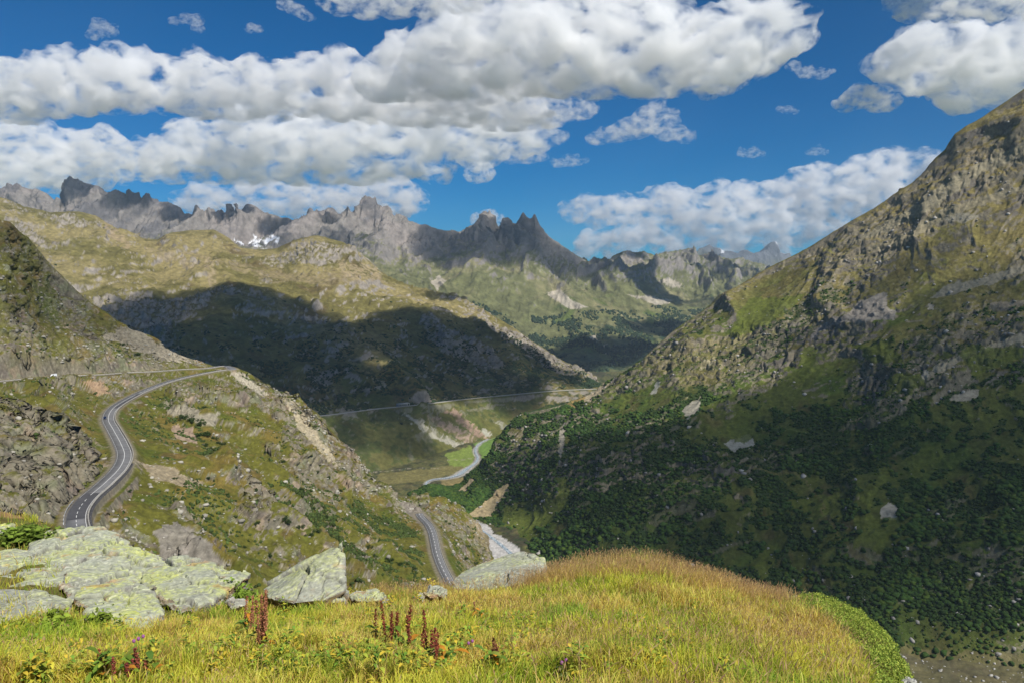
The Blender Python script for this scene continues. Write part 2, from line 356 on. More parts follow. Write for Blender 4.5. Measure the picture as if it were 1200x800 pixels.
far_road_pts = np.array([D.hit(x, y, 2.2)[0] for x, y in [(335, 491), (355, 489), (372, 487), (388, 486), (400, 484.5), (412, 482.5), (425, 480.5), (438, 479), (450, 477.5), (462, 476.7), (475, 476), (500, 473.5), (515, 471), (530, 469), (545, 467), (560, 465.5), (580, 464), (600, 462), (620, 460), (640, 458), (655, 457), (670, 456), (685, 455.5), (698, 455)]])
for k_ in (0, 1, 2): far_road_pts[:, k_] = Layer.blur(far_road_pts[:, k_], 1.2)
far_road = smooth_line(far_road_pts, 90); carve(D, far_road, 6, 14)
nrm = D.normals(); sl = nrm[..., 2]; px, py = D.px(); z = D.P[..., 2]
n = fbm(D.P, 260, 6, seed=66); n2 = fbm(D.P, 40, 5, seed=67); n3 = fbm(D.P, 15, 3, seed=68)
c = np.tile(np.array([.165, .15, .05]), D.T.shape + (1,)) * (1 + .35 * n2[..., None])
c = mixc(c, [.30, .255, .115], sm(n + .3 * n2 + .25 * sm(D.T, 2.6, 3.4), .0, .5) * .8)
c = mixc(c, [.10, .07, .035], sm(fbm(D.P, 180, 4, seed=69) + .3 * n2, .3, .6) * .6)
rk = sm(.66 - sl + n2 * .3 + n * .12, .0, .16); rk = np.maximum(rk, bench * sm(.8 - sl + n3 * .4, 0, .2))
c = mixc(c, np.array([.31, .285, .25]), rk)
c = c * (1 + .25 * n3[..., None])
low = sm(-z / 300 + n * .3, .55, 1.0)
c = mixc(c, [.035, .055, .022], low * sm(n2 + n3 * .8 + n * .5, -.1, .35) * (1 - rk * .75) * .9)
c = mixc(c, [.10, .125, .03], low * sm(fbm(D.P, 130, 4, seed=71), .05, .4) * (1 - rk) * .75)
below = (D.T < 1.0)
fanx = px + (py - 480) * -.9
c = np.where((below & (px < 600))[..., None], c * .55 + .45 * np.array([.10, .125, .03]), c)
for poly, col_ in [([(478, 487), (486, 487), (512, 505), (542, 518), (544, 523), (530, 523), (505, 510)], [.42, .37, .29]), ([(500, 489), (512, 487), (545, 505), (560, 513), (548, 521), (528, 508)], [.38, .27, .20]),
             ([(520, 480), (532, 478), (560, 500), (578, 507), (571, 514), (556, 511), (536, 494)], [.38, .25, .18]), ([(562, 500), (575, 505), (580, 510), (570, 512)], [.42, .38, .3]), ([(470, 484), (478, 485), (500, 503), (495, 503)], [.42, .38, .3]), ([(578, 489), (590, 495), (596, 502), (586, 500)], [.3, .27, .2])]:
    c = mixc(c, np.array(col_) * [.85, .95, 1.0], patch(D, px, py, poly, 4.5, sc=18) * (D.T < 1.0) * (.25 + .75 * sm(ridged((D.P @ np.array([[.8, 0, .6], [0, 1, 0], [-.6, 0, .8]])) * [2.2, .8, .5], 30, 3, seed=72) + .4 * n3, -.45, .1)))
for poly, col_ in [([(362, 480), (430, 476), (450, 480), (410, 487), (380, 489)], [.3, .28, .24]), ([(200, 292), (330, 320), (420, 320), (425, 332), (330, 332), (260, 312)], [.26, .215, .12]), ([(395, 305), (440, 312), (450, 330), (400, 325)], [.38, .31, .19]),
             ([(235, 310), (245, 300), (258, 330), (248, 340)], [.34, .28, .18]), ([(165, 290), (200, 292), (235, 312), (215, 313)], [.3, .25, .15]), ([(120, 255), (145, 275), (155, 290), (135, 285)], [.34, .27, .17]), ([(435, 440), (450, 445), (452, 455), (440, 458)], [.36, .33, .26])]:
    c = mixc(c, col_, patch(D, px, py, poly, 6, sc=60) * sm(n3 + n2, -.5, .1) * .75)
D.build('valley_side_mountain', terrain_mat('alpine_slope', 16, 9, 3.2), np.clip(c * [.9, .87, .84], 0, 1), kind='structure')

# ---- C: valley floor
C = Layer([[(-100, ('z', -456), 760), (1500, ('z', -456), 760)], [(-100, ('z', -452), 1300), (1500, ('z', -452), 1300)], [(-100, ('z', -450), 2000), (1500, ('z', -450), 2000)], [(-100, ('z', -449), 3800), (1500, ('z', -449), 3800)]],
          -100, 1500, 1200, [90, 130, 80], smooth=1)
n = fbm(C.P, 160, 5, seed=80); C.P[..., 2] += 7 * n * sm(np.abs(n), 0, .5) + 2.5 * fbm(C.P, 25, 4, seed=84)
river_pts = [unproj(x, y, d) for x, y, d in []]
def floor_line(pts, n): return smooth_line([[*unproj(x, y, (450) / ((y - 325) / 933.))[:2], 0] for x, y in pts], n)
riv = floor_line([(612, 505), (590, 510), (575, 514), (562, 521), (557, 529), (560, 538), (556, 545), (546, 552), (538, 558), (525, 562), (508, 564), (500, 568), (501, 575), (508, 583), (525, 592), (545, 604), (553, 614), (562, 624), (578, 636), (592, 648), (606, 662), (620, 680)], 160)
nn = len(riv)
wid = np.interp(np.linspace(0, 1, nn), [0, .12, .28, .32, .36, .42, .5, .6, .7, .74, .8, .9, 1], [5, 7, 8, 11, 17, 12, 7, 5, 6, 8, 8, 9, 10])
riv[:, 2] = -451.5
bd, bw = near(C.P, riv, wid); k = 1 - sm(bd, bw * 1.2, bw * 3 + 12); C.P[..., 2] = C.P[..., 2] * (1 - k) + (-452.2 + .8 * sm(bd, bw * .7, bw * 1.6)) * k
px, py = C.px(); n2 = fbm(C.P, 30, 5, seed=81); n3 = fbm(C.P, 10, 3, seed=82)
c = np.tile(np.array([.10, .10, .035]), C.T.shape + (1,)); c = mixc(c, [.06, .055, .03], sm(n + n2, .0, .4)); c = mixc(c, [.035, .05, .02], sm(n2 + n3, .2, .4) * .8); c = mixc(c, [.15, .13, .055], sm(fbm(C.P, 60, 4, seed=83), .15, .4) * .6)
for poly, col_ in [([(556, 520), (612, 500), (616, 512), (596, 530), (575, 553), (562, 556), (566, 536)], [.14, .235, .045]), ([(522, 532), (552, 521), (556, 532), (552, 546), (528, 548)], [.19, .25, .05]), ([(440, 555), (530, 545), (555, 548), (505, 562), (450, 568)], [.17, .15, .055]), ([(515, 562), (556, 556), (545, 566), (520, 570)], [.24, .19, .08])]:
    c = mixc(c, col_, patch(C, px, py, poly, 2, sc=30) * .92)
for a in ([(578, 535), (584, 526), (592, 517), (604, 511)], [(525, 541), (545, 539), (565, 537)], [(430, 558), (470, 553), (520, 550)]):
    ln = floor_line(a, 30); b_, _ = near(C.P, ln, np.full(30, 2.)); c = mixc(c, [.32, .29, .2], (1 - sm(b_, 1.5, 3.5)) * .8)
gravel = 1 - sm(bd, bw * .7, bw * 1.1 + 1); c = mixc(c, [.40, .38, .35], gravel * .9)
gb = patch(C, px, py, [(552, 606), (566, 611), (586, 628), (606, 640), (640, 670), (600, 690), (560, 650), (548, 622)], 4, sc=20)
c = mixc(c, np.array([.46, .44, .41]) , gb); C.P[..., 2] = np.where(gb > 0, -451.4 + .5 * n2, C.P[..., 2])
c = c * (1 + .35 * fbm(C.P, 3.5, 3, seed=85)[..., None]); c = mixc(c, [.13, .11, .06], patch(C, px, py, [(1000, 760), (1080, 755), (1200, 775), (1200, 830), (1000, 830)], 10, sc=40) * .6)
C.build('valley_floor', terrain_mat('valley_turf', 8, 4, .8), np.clip(c, 0, 1), kind='structure')
def ribbon(name, line, w, mat, zoff=0.0, **kw):
    w = np.asarray(w) + np.zeros(len(line)); t = np.gradient(line[:, :2], axis=0); t /= np.linalg.norm(t, axis=1)[:, None]; nr = np.stack([-t[:, 1], t[:, 0], 0 * t[:, 0]], 1)
    V = np.concatenate([line + nr * w[:, None], line - nr * w[:, None]]); V[:, 2] += zoff; m = len(line); i = np.arange(m - 1)
    o = mesh_from(name, V, np.stack([i, i + 1, i + 1 + m, i + m], 1), mat); tag(o, **kw); return o
mw, n_, l_, b_ = new_mat('river_water'); b_.inputs['Base Color'].default_value = (.22, .29, .33, 1); b_.inputs['Roughness'].default_value = .35
wn_ = n_.new('ShaderNodeTexNoise'); wn_.inputs['Scale'].default_value = .35; wn_.inputs['Detail'].default_value = 5; g_ = n_.new('ShaderNodeNewGeometry'); l_.new(g_.outputs['Position'], wn_.inputs['Vector'])
rp = n_.new('ShaderNodeValToRGB'); rp.color_ramp.elements[0].position = .42; rp.color_ramp.elements[0].color = (.12, .19, .24, 1); rp.color_ramp.elements[1].position = .62; rp.color_ramp.elements[1].color = (.62, .66, .68, 1)
l_.new(wn_.outputs[0], rp.inputs[0]); l_.new(rp.outputs[0], b_.inputs['Base Color'])
ribbon('river', riv, wid * .38, mw, zoff=.55, kind='structure')

# ---- F: the right-hand mountain
fcr = [(480, 585, 1560), (500, 577, 1570), (530, 570, 1590), (555, 560, 1620), (565, 551, 1640), (575, 538, 1650), (583, 524, 1660), (590, 512, 1670), (600, 498, 1680), (612, 486, 1700), (625, 481, 1690), (640, 478, 1680), (655, 474, 1690), (670, 469, 1700), (683, 465, 1720), (695, 461, 1740), (705, 456, 1760), (716, 449, 1770),
       (730, 441, 1780), (745, 428, 1790), (757, 415, 1800), (768, 405, 1800), (783, 391, 1800), (800, 379, 1800), (820, 366, 1795), (850, 345, 1790), (880, 326, 1785), (900, 313, 1780), (925, 301, 1760), (950, 288, 1740), (975, 272, 1720), (1000, 257, 1700), (1025, 244, 1690), (1050, 228, 1680),
       (1068, 216, 1670), (1080, 204, 1665), (1095, 186, 1660), (1108, 175, 1650), (1120, 158, 1645), (1132, 148, 1640), (1145, 141, 1635), (1160, 130, 1630), (1180, 117, 1615), (1200, 103, 1600), (1240, 85, 1580), (1300, 60, 1560)]
F = Layer([[(480, ('z', -460), 1490), (520, ('z', -460), 1480), (560, ('z', -458), 1450), (600, ('z', -458), 1335), (640, ('z', -458), 1230), (700, ('z', -475), 1080), (800, ('z', -470), 980), (900, ('z', -470), 940), (1000, ('z', -465), 915), (1100, ('z', -465), 905), (1200, ('z', -465), 890), (1300, ('z', -465), 880)],
           [(480, 593, 1500), (500, 592, 1510), (560, 592, 1520), (600, 590, 1500), (640, 600, 1380), (700, 620, 1250), (800, 622, 1160), (900, 622, 1120), (1000, 632, 1060), (1100, 640, 1020), (1200, 650, 970), (1300, 655, 960)],
           [(480, 588, 1530), (500, 583, 1540), (560, 575, 1570), (590, 550, 1600), (640, 522, 1520), (700, 512, 1470), (800, 492, 1410), (900, 480, 1380), (1000, 470, 1330), (1100, 460, 1250), (1200, 450, 1190), (1300, 445, 1180)],
           [(480, 586, 1545), (500, 580, 1555), (530, 573, 1575), (555, 565, 1600), (575, 545, 1625), (590, 524, 1650), (612, 497, 1660), (640, 490, 1640), (683, 478, 1660), (710, 467, 1690), (760, 432, 1710), (800, 405, 1690), (900, 368, 1650), (1000, 338, 1570), (1100, 295, 1480), (1200, 255, 1430), (1300, 235, 1410)],
           fcr,
           [(x, ('z', float(unproj(x, y, d)[2] - (90 if x > 620 else 40))), d + (260 if x > 620 else 60)) for (x, y, d) in fcr[::2]],
           [(480, ('z', -630), 1850), (600, ('z', -630), 2150), (700, ('z', -630), 2700), (800, ('z', -630), 3300), (1300, ('z', -630), 3700)]],
          480, 1300, 1000, [90, 150, 150, 110, 8, 3], smooth=9, crest=4)
rot = np.array([[.85, 0, .5], [0, 1, 0], [-.5, 0, .85]])
warp = F.P + np.stack([fbm(F.P, 250, 3, seed=92), fbm(F.P, 250, 3, seed=93), fbm(F.P, 250, 3, seed=94)], -1) * 90
Q = (warp @ rot.T) * [.7, 1, 1.6]
gl = ridged(Q, 330, 6, gain=.5, seed=91); f4 = (1 - .8 * np.exp(-((F.T - 4) / .07) ** 2)) * (1 - .7 * sm(F.T, 4.2, 4.6))
F.displace(gl * 17 * sm(F.T, .1, 1.) * f4, up=.3)
band = sm(fbm((F.P @ rot.T) * [.45, .8, 1.5], 190, 5, seed=95) + .34 * sm(F.T, 1.6, 3.0) - .22, .0, .12)
px, py = F.px()
cliff = patch(F, px, py, [(575, 590), (575, 540), (600, 498), (640, 482), (700, 480), (760, 500), (830, 520), (900, 560), (880, 590), (780, 570), (700, 570), (640, 585), (600, 595)], 20, sc=60)
band = np.maximum(band * sm(F.T, .7, 1.3), cliff * .9 * sm(fbm(F.P * [1.3, 1, .5], 60, 4, seed=97), -.35, .05))
fb = cells((F.P @ rot.T) * [.6, 1, 1.1] + fbm(F.P, 30, 2, seed=99)[..., None] * 8, 24, seed=6)
F.displace(band * (4.5 * ridged((F.P @ rot.T) * [.8, 1.2, 1.2], 34, 6, gain=.6, seed=96) + 5.5 * (fb[2] - .4) - 3 * (1 - sm(fb[1], 0, .2)) + 2.5) * f4 * (1 - .45 * sm(F.T, 2.8, 3.6)), up=.1)
F.displace(1.9 * fbm(F.P, 22, 5, gain=.6, seed=98) * f4, up=.1)
# small foot path
fpath = smooth_line([F.hit(x, y, 4)[0] for x, y in [(842, 532), (862, 541), (885, 548), (905, 553), (925, 553), (940, 560), (952, 575), (966, 592), (962, 598), (975, 612), (980, 622), (995, 637), (1012, 652), (1022, 662)]], 90)
nrm = F.normals(); sl = nrm[..., 2]; px, py = F.px(); z = F.P[..., 2]
n = fbm(F.P, 150, 6, seed=100); n2 = fbm(F.P, 24, 5, seed=101); n3 = fbm(F.P, 9, 3, seed=102)
c = np.tile(np.array([.105, .125, .026]), F.T.shape + (1,)) * (1 + .3 * n2[..., None])
hi = sm(z / 420 + n * .5, -.55, .2)
c = mixc(c, np.array([.235, .19, .075]), hi * .9)
c = mixc(c, [.08, .12, .02], sm(fbm(F.P, 110, 4, seed=103), .1, .4) * (1 - hi) * .8)
c = mixc(c, [.12, .085, .04], sm(fbm(F.P, 70, 4, seed=104), .25, .5) * .45)
rk = band * sm(.74 - sl + n2 * .25, .0, .16); rk = np.maximum(rk, sm(.60 - sl + n2 * .2, 0, .12)); rk = np.maximum(rk, hi * sm(n3 + n2 * .7 + n * .6, .35, .6) * .7); rk = rk * (1 - .35 * sm(-z, 150, 300) * (1 - cliff))
c = mixc(c, np.array([.25, .215, .16]), rk); c = mixc(c, [.15, .135, .13], rk * sm(fbm(F.P, 45, 4, seed=105), 0, .4) * .7)
c = c * (1 + .3 * n3[..., None])
SCR = [([(946, 400), (958, 385), (975, 371), (988, 372), (1010, 352), (1040, 342), (1040, 358), (1051, 365), (1048, 374), (1010, 378), (985, 378), (968, 386)], [.29, .26, .24]),
       ([(1090, 348), (1110, 334), (1150, 325), (1205, 310), (1205, 318), (1150, 336), (1105, 348)], [.31, .28, .22]), ([(1088, 354), (1096, 356), (1094, 364), (1087, 362)], [.42, .38, .32]),
       ([(1088, 438), (1095, 428), (1130, 414), (1180, 395), (1205, 388), (1205, 400), (1160, 408), (1125, 422), (1105, 436)], [.36, .32, .24]), ([(1160, 356), (1205, 350), (1205, 357), (1170, 361)], [.30, .25, .19]),
       ([(1112, 466), (1128, 458), (1148, 456), (1146, 466), (1118, 471)], [.42, .37, .30]), ([(1060, 444), (1070, 443), (1072, 450), (1062, 452)], [.45, .41, .34]), ([(1033, 596), (1040, 589), (1053, 592), (1050, 609), (1033, 608)], [.46, .42, .36]),
       ([(1075, 446), (1086, 432), (1088, 440), (1080, 446)], [.45, .41, .34]), ([(560, 592), (595, 565), (598, 572), (585, 590), (575, 606), (545, 606)], [.46, .36, .22]), ([(535, 575), (552, 560), (556, 563), (545, 578)], [.34, .27, .18]),
       ([(1000, 300), (1065, 270), (1100, 245), (1205, 215), (1205, 222), (1110, 256), (1060, 285)], [.30, .26, .18]), ([(985, 290), (1055, 252), (1120, 205), (1150, 190), (1205, 165), (1205, 180), (1150, 205), (1100, 240), (1040, 272)], [.30, .265, .19]),
       ([(1105, 258), (1125, 250), (1150, 252), (1130, 262)], [.33, .30, .24]), ([(800, 480), (822, 462), (820, 478), (805, 490)], [.36, .33, .28]), ([(848, 520), (878, 507), (886, 522), (858, 528)], [.42, .40, .35]), ([(654, 510), (661, 495), (663, 515), (656, 545)], [.32, .29, .25]), ([(725, 408), (770, 385), (800, 372), (795, 380), (750, 402)], [.3, .24, .15]),
       ([(676, 468), (700, 455), (716, 447), (705, 460), (690, 470)], [.36, .30, .22]), ([(820, 425), (838, 418), (836, 428), (822, 434)], [.42, .37, .25]), ([(770, 445), (775, 447), (768, 462), (762, 462)], [.45, .43, .37])]
scr = np.zeros(px.shape)
for poly, col_ in SCR:
    m = patch(F, px, py, poly, 3.0, sc=18); scr = np.maximum(scr, m); c = mixc(c, np.array(col_), m * .9)
grn = np.zeros(px.shape)
for poly in ([(853, 500), (868, 478), (890, 492), (880, 515), (860, 520)], [(1040, 440), (1080, 438), (1082, 455), (1040, 465)], [(935, 415), (955, 405), (955, 445), (935, 450)], [(1008, 580), (1035, 545), (1045, 550), (1020, 595)], [(920, 585), (985, 580), (990, 610), (940, 600)],
             [(590, 595), (640, 575), (660, 590), (620, 640), (590, 625)], [(1000, 405), (1045, 400), (1060, 425), (1020, 425)], [(1060, 540), (1100, 515), (1105, 540), (1075, 560)], [(655, 555), (664, 555), (672, 590), (650, 600)], [(880, 350), (945, 345), (925, 365), (860, 398), (850, 385)], [(1120, 410), (1200, 405), (1200, 420), (1140, 440)], [(1000, 600), (1060, 610), (1040, 640), (1000, 640)], [(880, 660), (910, 630), (912, 650), (895, 680)]):
    m = patch(F, px, py, poly, 7, sc=25); grn = np.maximum(grn, m); c = mixc(c, np.array([.12, .145, .025]) * (1 + .3 * n3[..., None]), m * .85)
c = mixc(c, [.26, .22, .10], patch(F, px, py, [(800, 470), (790, 440), (745, 430), (760, 415), (820, 400), (880, 395), (905, 380), (915, 385), (850, 440)], 14, sc=40) * sm(n2 + n3, -.4, .1) * .6)
c = mixc(c, [.28, .20, .08], patch(F, px, py, [(660, 470), (675, 462), (686, 462), (684, 474), (672, 478)], 2, sc=20))
bpt, _ = near(F.P, fpath, np.full(90, 1.)); c = mixc(c, [.17, .15, .06], (1 - sm(bpt, .8, 2.6)) * .8)
shr = sm(n + n2 * .8 + n3 * .25 - z / 480, .34, .50) * (1 - rk * .9) * (1 - scr) * (1 - grn * .9) * (bpt > 3)
shr = shr * (1 - patch(F, px, py, [(1050, 760), (1050, 700), (1120, 740), (1210, 735), (1210, 840), (1050, 840)], 12, sc=30) * .75)
c = mixc(c, [.035, .065, .02], shr * .9)
c = mixc(c, [.17, .145, .07], patch(F, px, py, [(1040, 750), (1100, 760), (1200, 765), (1210, 840), (1040, 840)], 8, sc=30) * (shr < .5) * .7)
F.shr = shr; F.rk = rk
F.build('right_mountain', terrain_mat('mountain_turf_rock', 7, 4, 1.7), np.clip(c * [.92, .92, .86], 0, 1), kind='structure')

# ---- B: near left slope carrying the pass road
bcr = [(-120, 190, 600), (-40, 230, 640), (0, 256, 650), (12, 259, 655), (25, 272, 670), (35, 279, 680), (55, 302, 700), (75, 323, 715), (100, 348, 730), (125, 368, 745), (150, 386, 760), (175, 399, 775), (200, 410, 790), (225, 420, 800), (250, 428, 806), (275, 430, 806), (292, 436, 800), (310, 447, 780), (325, 457, 765), (345, 467, 750),
       (365, 480, 735), (376, 490, 725), (390, 507, 710), (405, 525, 700), (420, 543, 695), (435, 562, 690), (447, 576, 700), (460, 582, 720), (480, 582, 745), (500, 583, 755), (521, 590, 755), (539, 600, 750), (550, 612, 745), (560, 626, 738), (570, 640, 732), (580, 655, 725), (600, 682, 715), (640, 705, 700), (700, 730, 690)]
B = Layer([[(-120, ('z', -112), 228), (300, ('z', -118), 235), (640, ('z', -150), 300), (700, ('z', -170), 320)],
           [(-120, 622, 270), (0, 618, 275), (60, 612, 290), (95, 612, 300), (150, 626, 315), (250, 645, 345), (330, 655, 372), (400, 668, 408), (470, 676, 445), (530, 686, 470), (580, 712, 490), (640, 745, 520), (700, 765, 530)],
           [(-120, 545, 325), (0, 540, 335), (60, 540, 350), (100, 560, 362), (150, 541, 398), (250, 550, 430), (330, 563, 470), (400, 600, 500), (460, 625, 540), (505, 632, 548), (540, 648, 570), (580, 684, 590), (640, 728, 600), (700, 750, 600)],
           [(-120, 485, 385), (0, 482, 410), (60, 476, 460), (120, 486, 530), (170, 480, 570), (250, 487, 610), (330, 507, 640), (380, 545, 640), (430, 585, 640), (480, 600, 655), (520, 606, 680), (540, 618, 680), (560, 642, 670), (580, 668, 665), (600, 694, 655), (640, 718, 645), (700, 742, 630)],
           [(-120, 452, 500), (0, 447, 560), (60, 443, 605), (120, 439.5, 655), (180, 436.5, 715), (240, 434, 780), (275, 434, 798), (310, 455, 755), (345, 475, 725), (375, 500, 705), (400, 530, 690), (430, 570, 670), (455, 585, 700), (480, 586, 735), (521, 595, 735), (540, 606, 732), (560, 632, 715), (580, 661, 705), (600, 688, 690), (640, 712, 680), (700, 736, 670)],
           bcr,
           [(x, ('z', float(unproj(x, y, d)[2] - 60)), d + 120) for (x, y, d) in bcr[::2]],
           [(-120, ('z', -630), 1300), (300, ('z', -630), 1350), (500, ('z', -630), 1150), (700, ('z', -630), 1050)]],
          -120, 700, 1050, [130, 110, 110, 70, 180, 8, 3], smooth=8, crest=5)
ra = R(38); rot = np.array([[math.cos(ra), 0, -math.sin(ra)], [0, 1, 0], [math.sin(ra), 0, math.cos(ra)]])
road1 = smooth_line([[*unproj(x, y, 91 / ((y - 325) / 933.33))[:2], -91] for x, y in [(103, 650), (91, 625), (91, 605), (103, 587), (122, 570), (140, 551), (146, 535), (141, 520), (133, 505), (127, 492), (132, 480), (148, 469), (170, 458), (196, 448), (222, 441), (246, 436), (262, 433.5), (272, 432.3)]] +
                    [[*unproj(x, y, d)[:2], z_] for x, y, d, z_ in [(262, 431.5, 812, -90.3), (240, 433.5, 784, -89.5), (210, 435.5, 752, -87), (180, 437, 716, -84.6), (150, 438, 690, -82.5), (120, 440, 656, -80), (90, 441.5, 632, -78), (60, 443.3, 606, -76), (30, 445.5, 583, -74.3), (0, 447.5, 560, -73), (-40, 450, 530, -71.5), (-110, 455, 490, -69)]], 520)
road2 = smooth_line([unproj(x, y, d) for x, y, d, z_ in [(491, 601, 642, -183), (494, 606, 630, -182.5), (501, 613, 598, -181.5), (506, 622, 572, -181), (509, 634, 546, -180.5), (512, 648, 521, -180), (518, 664, 496, -179.5), (526, 680, 473, -179), (538, 705, 440, -178)]], 120)
P0 = B.P.copy()
dr = np.minimum(near(P0, road1[::4], np.ones(200))[0], near(P0, road2[::3], np.ones(200))[0]); away = sm(dr, 5, 40)
warp = B.P + np.stack([fbm(B.P, 90, 3, seed=112), fbm(B.P, 90, 3, seed=113), fbm(B.P, 90, 3, seed=114)], -1) * 32
Q = (warp @ rot.T) * [.45, .8, 1.35]
f5 = (1 - .75 * np.exp(-((B.T - 5) / .05) ** 2)) * (1 - .8 * sm(B.T, 5.2, 5.6))
gl = ridged(Q, 95, 6, gain=.5, seed=111); B.displace(gl * 10 * away * f5 * sm(B.T, 0, .6), up=.15)
px, py = B.px()
band = sm(fbm((warp @ rot.T) * [.5, .8, 1.5], 48, 5, seed=115) - .13, .0, .12)
crag = np.zeros(px.shape)
for poly in ([(0, 470), (40, 478), (85, 505), (108, 540), (105, 570), (75, 600), (60, 612), (-120, 610), (-120, 470)], [(290, 445), (345, 465), (376, 490), (400, 520), (430, 562), (440, 580), (395, 560), (350, 510), (300, 480), (240, 470), (190, 470), (200, 455), (260, 440)], [(285, 560), (320, 575), (315, 622), (280, 590)], [(100, 385), (190, 410), (240, 428), (130, 432), (60, 410)], [(-120, 330), (60, 345), (120, 375), (150, 400), (90, 395), (40, 420), (-120, 420)], [(0, 258), (60, 300), (120, 370), (60, 345), (-20, 290)],
             [(470, 585), (500, 588), (530, 620), (520, 632), (490, 600)], [(100, 440), (200, 438), (230, 440), (170, 455), (140, 470), (110, 465)]):
    crag = np.maximum(crag, patch(B, px, py, poly, 14, sc=22) * (.55 + .45 * sm(fbm(B.P, 30, 4, seed=130), -.1, .2) if poly[0][1] < 400 else 1))
meadow = np.zeros(px.shape)
for poly in ([(10, 452), (110, 452), (120, 480), (100, 510), (40, 480), (-20, 470)], [(140, 500), (200, 480), (300, 520), (350, 560), (260, 540), (170, 560)], [(330, 600), (470, 600), (520, 660), (400, 660), (330, 640)], [(-20, 380), (40, 425), (100, 432), (-20, 440)], [(180, 390), (260, 430), (230, 425), (150, 395)], [(120, 350), (180, 395), (240, 425), (130, 385)]):
    meadow = np.maximum(meadow, patch(B, px, py, poly, 14, sc=22))
band = np.clip(np.maximum(band * .85, crag) - meadow * .6, 0, 1)
blk = cells((B.P @ rot.T) * [.5, 1, 1.1] + fbm(B.P, 14, 2, seed=119)[..., None] * 4, 13, seed=4)
st = ridged((B.P @ rot.T) * [.5, .9, 1.8], 16, 5, seed=116)
B.displace(band * (st * 2.6 + (blk[2] - .4) * 2.2 - 1.2 * (1 - sm(blk[1], 0, .25)) + 1.2) * sm(dr, 4.5, 10) * f5, up=-.1)
ovh = patch(B, px, py, [(-120, 474), (0, 472), (40, 480), (85, 502), (106, 535), (108, 560), (84, 582), (66, 604), (40, 606), (-120, 600)], 7, sc=20)
oc = cells((B.P @ rot.T) * [.6, 1, .9] + fbm(B.P, 30, 3, seed=131)[..., None] * 10, 27, seed=14); oc2 = cells((B.P @ rot.T) * [.5, 1, 1.3] + 3, 8, seed=15)
oa = sm(fbm(ovh[..., None] * 0 + B.P, 40, 2, seed=132), -1, 1)
B.displace(ovh * sm(dr, 5, 12) * (1.8 + 4.2 * (oc[2] - .35) + 1.3 * ridged((B.P @ rot.T) * [.5, .8, 1.4], 34, 4, gain=.4, seed=133) - 2.0 * (1 - sm(oc[1], 0, .1)) + .7 * (oc2[2] - .5)), up=-.1); ov = ovh
B.displace((.45 * fbm(B.P, 3.5, 3, seed=117) + 1.2 * fbm(B.P, 9, 3, seed=118)) * sm(dr, 4, 9) * f5, up=.1)
d1 = carve(B, road1, 4.9, 5.5, .3)
_, ri = near(B.P, road1, np.arange(len(road1)).astype(float), reach=30); ri = ri.astype(int); tg = np.gradient(road1[:, :2], axis=0); rel = B.P[..., :2] - road1[ri][..., :2]
side = tg[ri][..., 0] * rel[..., 1] - tg[ri][..., 1] * rel[..., 0]; px, py = B.px(); iw = int(((proj(road1)[0] - 150) ** 2 + (proj(road1)[1] - 545) ** 2).argmin())
wz = (side < 0) & (d1 > 4.95) & (d1 < 26) & (ri < iw + 6); wamt = np.clip((iw + 6 - ri) / 25., 0, 1) * sm(d1, 4.95, 5.6) * (1 - sm(d1, 16, 26))
B.P[..., 2] = np.where(wz, np.minimum(B.P[..., 2], B.P[..., 2] * (1 - wamt) + (road1[ri][..., 2] - 3.8) * wamt), B.P[..., 2])
d2 = carve(B, road2, 4.6, 13, .3)
nrm = B.normals(); sl = nrm[..., 2]; px, py = B.px(); z = B.P[..., 2]
n = fbm(B.P, 60, 5, seed=120); n2 = fbm(B.P, 9, 5, seed=121); n3 = fbm(B.P, 2.6, 3, seed=122)
c = np.tile(np.array([.14, .14, .028]), B.T.shape + (1,)) * (1 + .35 * n2[..., None])
c = mixc(c, [.21, .155, .045], sm(fbm(B.P, 28, 4, seed=123) + .3 * n2, .05, .5) * .75)
c = mixc(c, [.085, .115, .018], sm(fbm(B.P, 34, 4, seed=124) + .3 * n2, .1, .5) * .75)
c = mixc(c, [.15, .09, .045], sm(fbm(B.P, 20, 4, seed=125), .3, .55) * .5)
hill = (1 - sm(py, 400, 440)) * sm(n * .8 + n2 * .5, -.25, .15); rk = np.maximum(band * sm(.80 - sl + n2 * .3 + n3 * .15, -.05, .12), sm(.58 - sl + n2 * .15, 0, .1)) * (1 - .8 * hill); rk = np.maximum(rk, sm(n2 + n3 * .7 + band * .35, .55, .72)); rk = np.maximum(rk, ovh * sm(.93 - sl + .25 * n2 + .2 * n, 0, .1)); B.ovh = ovh
rc = np.tile(np.array([.245, .22, .17]), B.T.shape + (1,)); rc = mixc(rc, [.21, .225, .14], sm(fbm(B.P, 14, 4, seed=126), 0, .4) * .8); rc = mixc(rc, [.38, .29, .22], sm(fbm(B.P, 18, 4, seed=127), .2, .5) * .75); rc = mixc(rc, [.17, .145, .14], sm(fbm(B.P, 11, 4, seed=128), .15, .5) * .6); rc = mixc(rc, [.38, .37, .30], sm(n3, .35, .65) * .45)
c = c * (1 - rk[..., None]) + rc * rk[..., None]
crk = (1 - sm(blk[1], 0, .10)) * rk; c = c * (1 - .45 * crk[..., None])
c = c * (1 + .22 * n3[..., None])
